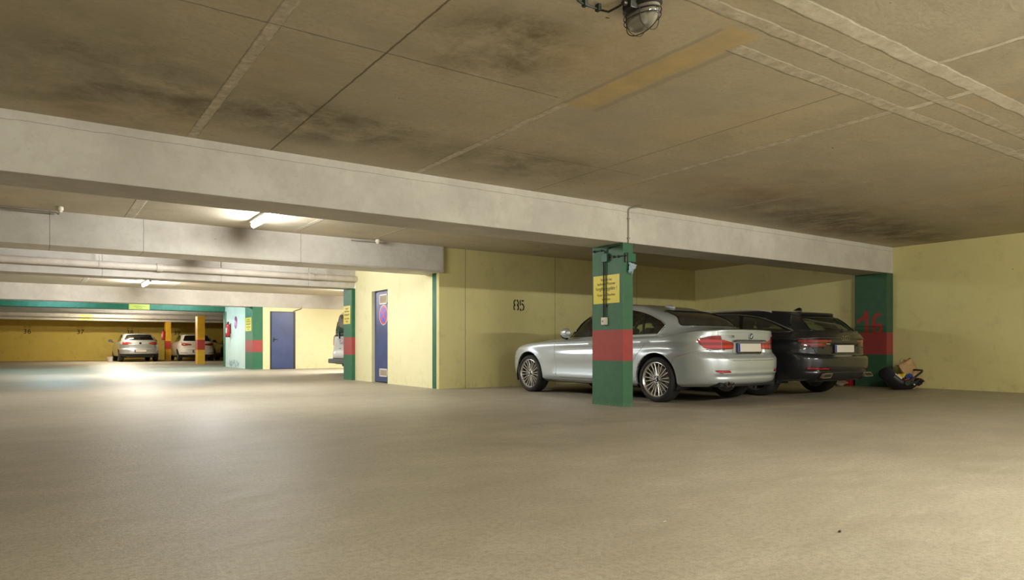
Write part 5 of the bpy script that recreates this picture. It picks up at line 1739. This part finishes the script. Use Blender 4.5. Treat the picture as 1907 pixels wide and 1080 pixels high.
def make_van(label, cat, loc, rotz):
    t = thing('delivery_van', label, cat, loc, rotz)
    E0 = (8, 2.5, 26, 4.5)
    GH = (6, 2.5, 20, 4.0)
    rings = [
        (0.14, 4.06, 0.76, [(0, .24), (4.1, .27)], E0),
        (0.02, 4.12, 0.83, [(0, .32), (4.1, .33)], E0),
        (0.0, 4.13, 0.845, [(0, .50), (4.1, .50)], E0),
        (0.06, 4.10, 0.855, [(0, .70), (4.1, .70)], E0),
        (0.14, 4.09, 0.855, [(.1, .84), (1, .92), (4.1, .92)], E0),
        (0.50, 4.08, 0.845, [(.5, .98), (4.1, 1.03)], E0),
        (0.98, 4.06, 0.835, [(.98, 1.08), (4.1, 1.10)], GH),
        (1.40, 4.01, 0.790, [(1.4, 1.38), (4.0, 1.38)], GH),
        (1.78, 3.94, 0.725, [(1.78, 1.64), (4.0, 1.66)], GH),
        (1.92, 3.86, 0.660, [(1.92, 1.73), (2.6, 1.77), (3.9, 1.74)], GH),
        (2.2, 3.70, 0.0, [(2.2, 1.78), (2.7, 1.80), (3.7, 1.78)]),
    ]
    AX, WZ = (0.82, 3.42), 0.31
    B = Body(rings, (14, 44, 34), 6, AX, 0.335, WZ)
    for xa in AX:
        B.side('arch', circ(xa, WZ, 0.34, 28), lambda c, n: abs(c.y) > 0.5)
    B.cut('windscreen', 0, rounded([(-.72, 1.12), (.72, 1.12), (.62, 1.66), (-.62, 1.66)], .06, 3), lambda c, n: c.x < 2.2 and n.x < -0.2 and c.z > 1)
    B.cut('rear_window', 0, rounded([(-.62, 1.13), (.62, 1.13), (.54, 1.66), (-.54, 1.66)], .08, 4), lambda c, n: c.x > 3.6 and n.x > .3 and c.z > 1)
    B.side('side_window', rounded([(1.25, 1.12), (2.05, 1.13), (2.05, 1.60), (1.78, 1.60)], .05, 3), only=['body'])
    B.cut('rear_bumper', 90, [(-3.76, .44), (-4.4, .46), (-4.4, .1), (-3.7, .1)], lambda c, n: c.x > 3.7, only=['body'])
    rr = lambda c, n: c.y > 0 and c.x > 3.8
    B.both('tail_light', 45, rounded([(-2.37, 1.20), (-2.31, 1.47), (-2.19, 1.47), (-2.21, 1.20)], .02, 2), rr, only=['body'])
    B.both('brake_light', 45, rounded([(-2.385, .80), (-2.38, 1.09), (-2.24, 1.09), (-2.24, .80)], .02, 2), rr, only=['body'])
    B.cut('waist_band', 0, [(-.62, 1.055), (.62, 1.055), (.62, 1.112), (-.62, 1.112)], lambda c, n: c.x > 3.8 and n.x > .3, only=['body'])
    B.cut('tailgate', 0, rounded([(-.73, 1.70), (-.735, .48), (.735, .48), (.73, 1.70)], .03, 2), lambda c, n: c.x > 3.7 and n.x > .3, only=['body'])
    P = M['paint_van']
    for nm, mat in (('body', P), ('tailgate', P), ('rear_bumper', M['bumper_grey']), ('waist_band', M['black'])):
        b = B.extract(nm)
        lip(b, .003, .02)
        bm_obj(b, nm, mat, t)
    gate = [c for c in t.children if c.name.startswith('tailgate')][0]
    for sg in (-1, 1):
        pr = lambda c, sg=sg: c.y * sg > 0
        for nm in ('tail_light', 'brake_light'):
            b = B.extract(nm, pr)
            shift(b, .012)
            lip(b, .001, .02)
            bm_obj(b, nm, M['lens_red'], t)
        b = B.extract('side_window', pr)
        bm_obj(b, 'side_window', M['glass_dark'], t)
    for nm in ('windscreen', 'rear_window'):
        b = B.extract(nm)
        trim_tube(b, 'window_seal', M['black'], t, .007, 5)
        bm_obj(b, nm, M['glass'], t)
    b = B.extract('body')
    shift(b, -.03)
    bm_obj(b, 'cabin_lining', M['raw'], t)
    B.bm.free()
    MB().box(4.02, 4.19, -.80, .80, .29, .42).build('bumper_step', M['bumper_grey'], t, bevel=.03)
    m = MB().box(4.088, 4.10, -.16, 0.0, .60, .72)
    m.build('handle_recess', M['black'], gate, bevel=.02)
    MB().tube([(4.095, -.13, 1.17), (4.115, -.10, 1.07), (4.12, -.06, .99)], [.02, .03, .022], 8).build('wiper_arm', M['black'], gate)
    f = frame((4.0935, .02, .86), (0, 1, 0), (0, 0, 1))
    text('lettering', 'Tele', .20, f, M['van_blue'], gate, shear=.25, sx=1.1)
    MB().prism([(-.32, .11), (.6, .11), (.6, .118), (-.32, .118)], 0, .001, f).build('stripe', M['van_blue'], gate)
    for xa in AX:
        arch_liner(t, xa, WZ, .35, .83, .55)
        for sg in (-1, 1):
            wheel(t, xa, sg * .73, WZ, .20, .19, (5, 0, .06, .05), M['alloy_grey'], hi=False)
    MB().box(1.2, 3.05, -.72, .72, .2, .3).build('underbody', M['inside'], t)
    seats(t, 1.9, 2.8, .42)
    return t

SEDAN = make_sedan('silver four door sedan parked behind the near green pillar', 'car', (7.742, 10.37, 0), -PI / 2 + math.radians(2.5))
WAGON = make_wagon('dark anthracite estate car with roof rails beside the end wall', 'car', (10.19, 10.50, 0), -PI / 2)
VAN = make_van('white delivery van half hidden behind a green and red pillar', 'van', (11.05, 18.55, 0), PI)
make_hatch('silver hatchback with tall thin aerial, parked at stall 38 in the orange bay', 'car', (4.15, 38.97 + 4.25, 0), -PI / 2 + .02, M['paint_silver_far'], 'silver', 'cars in the orange bay')
make_hatch('white hatchback behind the nearer orange pillar', 'car', (6.95, 39.3 + 4.25, 0), -PI / 2, M['paint_white'], 'white', 'cars in the orange bay')
make_hatch('black car cut off by the whitish wall, beside the white hatchback', 'car', (9.2, 38.6 + 4.25, 0), -PI / 2, M['paint_black'], 'black', 'cars in the orange bay')
# ------------------------------------------------------------------ things left beside the wall pillar
fz = floor_z(12.25, 5.95)
t = thing('infant_carrier', 'black infant carrier full of odds and ends, on the floor by the wall pillar', 'baby seat', (12.27, 6.05, fz), math.radians(-34.4))
# local x = to the viewer's right, y = away
m = MB()
rows = []
for i in range(17):
    q = i / 16
    x = -0.29 + 0.58 * q
    top = 0.15 + 0.17 * (1 - sm(q / 0.45)) + 0.05 * sm((q - 0.7) / 0.3)
    bot = 0.002 + 0.24 * max(0, 0.28 - q) ** 1.3 * 3 + 0.10 * sm((q - 0.72) / 0.28)
    wd = 0.20 * (math.sin(PI * (0.08 + 0.86 * q)) ** 0.45)
    row = []
    for k in range(15):
        a = PI * k / 14
        row.append(Vector((x, wd * math.cos(a) * (0.8 + 0.2 * (1 - math.sin(a))), top - (top - bot) * math.sin(a) ** 0.6)))
    rows.append(row)
m.grid(rows)
m.add(rows[0], [tuple(range(15))])
m.add(rows[-1], [tuple(range(15))])
o = m.build('shell', M['black'], t)
md = o.modifiers.new('thickness', 'SOLIDIFY'); md.thickness = 0.012
MB().ico((-0.26, 0.0, 0.27), (0.115, 0.17, 0.115), 3, 0.10).build('canopy', M['fabric_dark'], t)
MB().ico((0.02, 0.0, 0.11), (0.24, 0.15, 0.055), 5, 0.12).build('seat_pad', M['fabric_dark'], t)
m = MB()
hp = [(-0.02, -0.205, 0.13), (0.08, -0.21, 0.20), (0.23, -0.20, 0.315), (0.26, -0.16, 0.335), (0.265, 0.0, 0.34), (0.26, 0.16, 0.335), (0.23, 0.20, 0.315), (0.08, 0.21, 0.20), (-0.02, 0.205, 0.13)]
m.tube(hp, 0.017, 10)
m.build('carry_handle', M['black'], t)
m = MB()
for sy in (-0.20, 0.20):
    m.lathe([(0.045, -0.012), (0.05, 0.0), (0.04, 0.014)], 18, Matrix.Translation((-0.02, sy, 0.125)) @ Matrix.Rotation(PI / 2, 4, 'X'))
m.build('handle_pivot', M['dark_steel'], t)
m = MB()
for sy in (-0.185, 0.185):
    m.lathe([(0.012, -0.03), (0.012, 0.03)], 10, Matrix.Translation((0.10, sy, 0.10)) @ Matrix.Rotation(PI / 2, 4, 'X'))
m.build('side_stud', M['badge_white'], t)
MB().tube([(-0.13, -0.13, 0.225), (-0.06, -0.14, 0.20), (0.02, -0.13, 0.155), (0.08, -0.10, 0.14)], 0.016, 8).build('harness_strap', M['fabric_dark'], t)
MB().ico((0.28, -0.02, 0.155), (0.055, 0.13, 0.04), 9, 0.2).ico((0.245, -0.10, 0.11), (0.045, 0.06, 0.035), 12, 0.2).build('foot_muff', M['fabric_dark'], t)
TW = Matrix.Translation((12.27, 6.05, fz)) @ Matrix.Rotation(math.radians(-34.4), 4, 'Z')
def W(x, y, z):
    return TW @ Vector((x, y, z))
def loose(name, label, cat, mb, mat):
    vs = [Vector(v) for v in mb.v]
    c = sum(vs, Vector()) / len(vs)
    base = Vector((c.x, c.y, min(v.z for v in vs)))
    return tag(mb.build(name, mat, loc=base), label, cat)
R2 = TW @ Matrix.Translation((-0.14, -0.10, 0.235)) @ Matrix.Rotation(0.55, 4, 'Y') @ Matrix.Rotation(0.25, 4, 'X')
loose('paper_packet', 'white paper packet lying in the black infant carrier', 'packet', MB().box(-0.075, 0.075, -0.05, 0.05, -0.03, 0.03, R2), M['white_card'])
loose('yellow_bag', 'crumpled yellow bag in the black infant carrier', 'bag', MB().ico(tuple(W(-0.01, 0.02, 0.235)), (0.075, 0.07, 0.055), 21, 0.35), M['yellow_bag'])
loose('blue_cloth', 'bright blue cloth in the black infant carrier', 'cloth', MB().ico(tuple(W(0.125, -0.02, 0.22)), (0.045, 0.055, 0.05), 22, 0.35), M['blue_cloth'])
loose('red_strip', 'small red ribbon in the black infant carrier', 'ribbon', MB().tube([W(-0.035, -0.15, 0.165), W(0.0, -0.155, 0.185), W(0.05, -0.15, 0.20)], 0.012, 6), M['spray_red'])
# kraft paper bag, tilted, leaning on the wall behind the carrier
t = thing('paper_bag', 'tilted brown paper bag with loop handle, between infant carrier and yellow wall', 'bag', tuple(W(0.20, 0.15, 0.0)), math.radians(-34.4))
mt = Matrix.Translation((0.04, 0.0, 0.26)) @ Matrix.Rotation(-0.50, 4, 'Y')
rows = []
rnd = random.Random(7)
for i in range(9):
    q = i / 8
    z = 0.48 * q
    row = []
    sx, sy = 0.145 - 0.02 * q, 0.085 - 0.035 * q
    for k in range(24):
        a = 2 * PI * k / 24
        ca, sa = math.cos(a), math.sin(a)
        px = sx * (abs(ca) ** 0.45) * (1 if ca > 0 else -1)
        py = sy * (abs(sa) ** 0.45) * (1 if sa > 0 else -1)
        cr = 0.010 * math.sin(5 * a + 7 * q) + 0.008 * math.sin(3 * a - 11 * q) + rnd.uniform(-0.004, 0.004)
        row.append(mt @ Vector((px * (1 + cr * 3), py + cr, z - 0.23)))
    rows.append(row)
m = MB().grid(rows, True, True)
m.add(rows[0], [tuple(range(24))])
o = m.build('bag_body', M['paper'], t)
md = o.modifiers.new('thickness', 'SOLIDIFY'); md.thickness = 0.003
for sy in (-0.045, 0.045):
    MB().tube([mt @ Vector((-0.05 + 0.1 * k / 10, sy, 0.245 + 0.05 * math.sin(PI * k / 10))) for k in range(11)], 0.006, 6).build('bag_handle', M['paper'], t)
MB().ico((-0.06, -0.02, 0.16), (0.07, 0.07, 0.10), 31, 0.3).build('bag_side', M['brown_rag'], t)

# clutter behind the wagon, at the foot of the wall pillar
fz2 = floor_z(12.35, 7.6)
t = thing('red_canister', 'dark red canister on the floor behind the wall pillar', 'canister', (12.66, 7.19, fz2))
MB().box(-0.10, 0.10, -0.07, 0.07, 0.0, 0.17).build('canister_body', M['ext_red'], t, bevel=0.02)
MB().lathe([(0.025, 0.17), (0.025, 0.205), (0.02, 0.21)], 14, Matrix.Translation((0.05, 0, 0))).build('cap', M['black'], t)
loose('rag', 'crumpled pale rag on the floor beside the red canister', 'rag', MB().ico((12.40, 7.22, floor_z(12.4, 7.22) + 0.055), (0.11, 0.09, 0.05), 41, 0.35), M['brown_rag'])

# bucket by the silver hatchback
u_, d_ = (205 - 953.5) / F_PX, 34.0
bx, by = d_ * (math.sin(YAW) + u_ * math.cos(YAW)), d_ * (math.cos(YAW) - u_ * math.sin(YAW))
t = thing('bucket', 'small white bucket left of the silver hatchback', 'bucket', (bx, by, 0))
MB().lathe([(0.10, 0.0), (0.125, 0.25), (0.13, 0.255), (0.12, 0.255), (0.095, 0.01)], 20, cap=False).lathe([(0.10, 0.001), (0.0005, 0.001)], 20, cap=False).build('pail', M['bucket'], t)
MB().tube([(0.128 * math.cos(a), 0.02, 0.25 + 0.03 * math.sin(a)) for a in [PI * k / 12 for k in range(13)]], 0.004, 6).build('bail', M['steel'], t)

# scraps on the floor near the camera
loose('pebble', 'tiny dark stone on the bare floor at lower right', 'stone', MB().ico((2.74, 1.60, 0.005), (0.007, 0.005, 0.005), 51, 0.3, sub=2), M['grime'])
loose('paper_scrap', 'tiny pale scrap on the bare floor below the near pillar', 'scrap', MB().ico((2.27, 2.13, 0.002), (0.010, 0.006, 0.002), 52, 0.3, sub=2), M['white_card'])
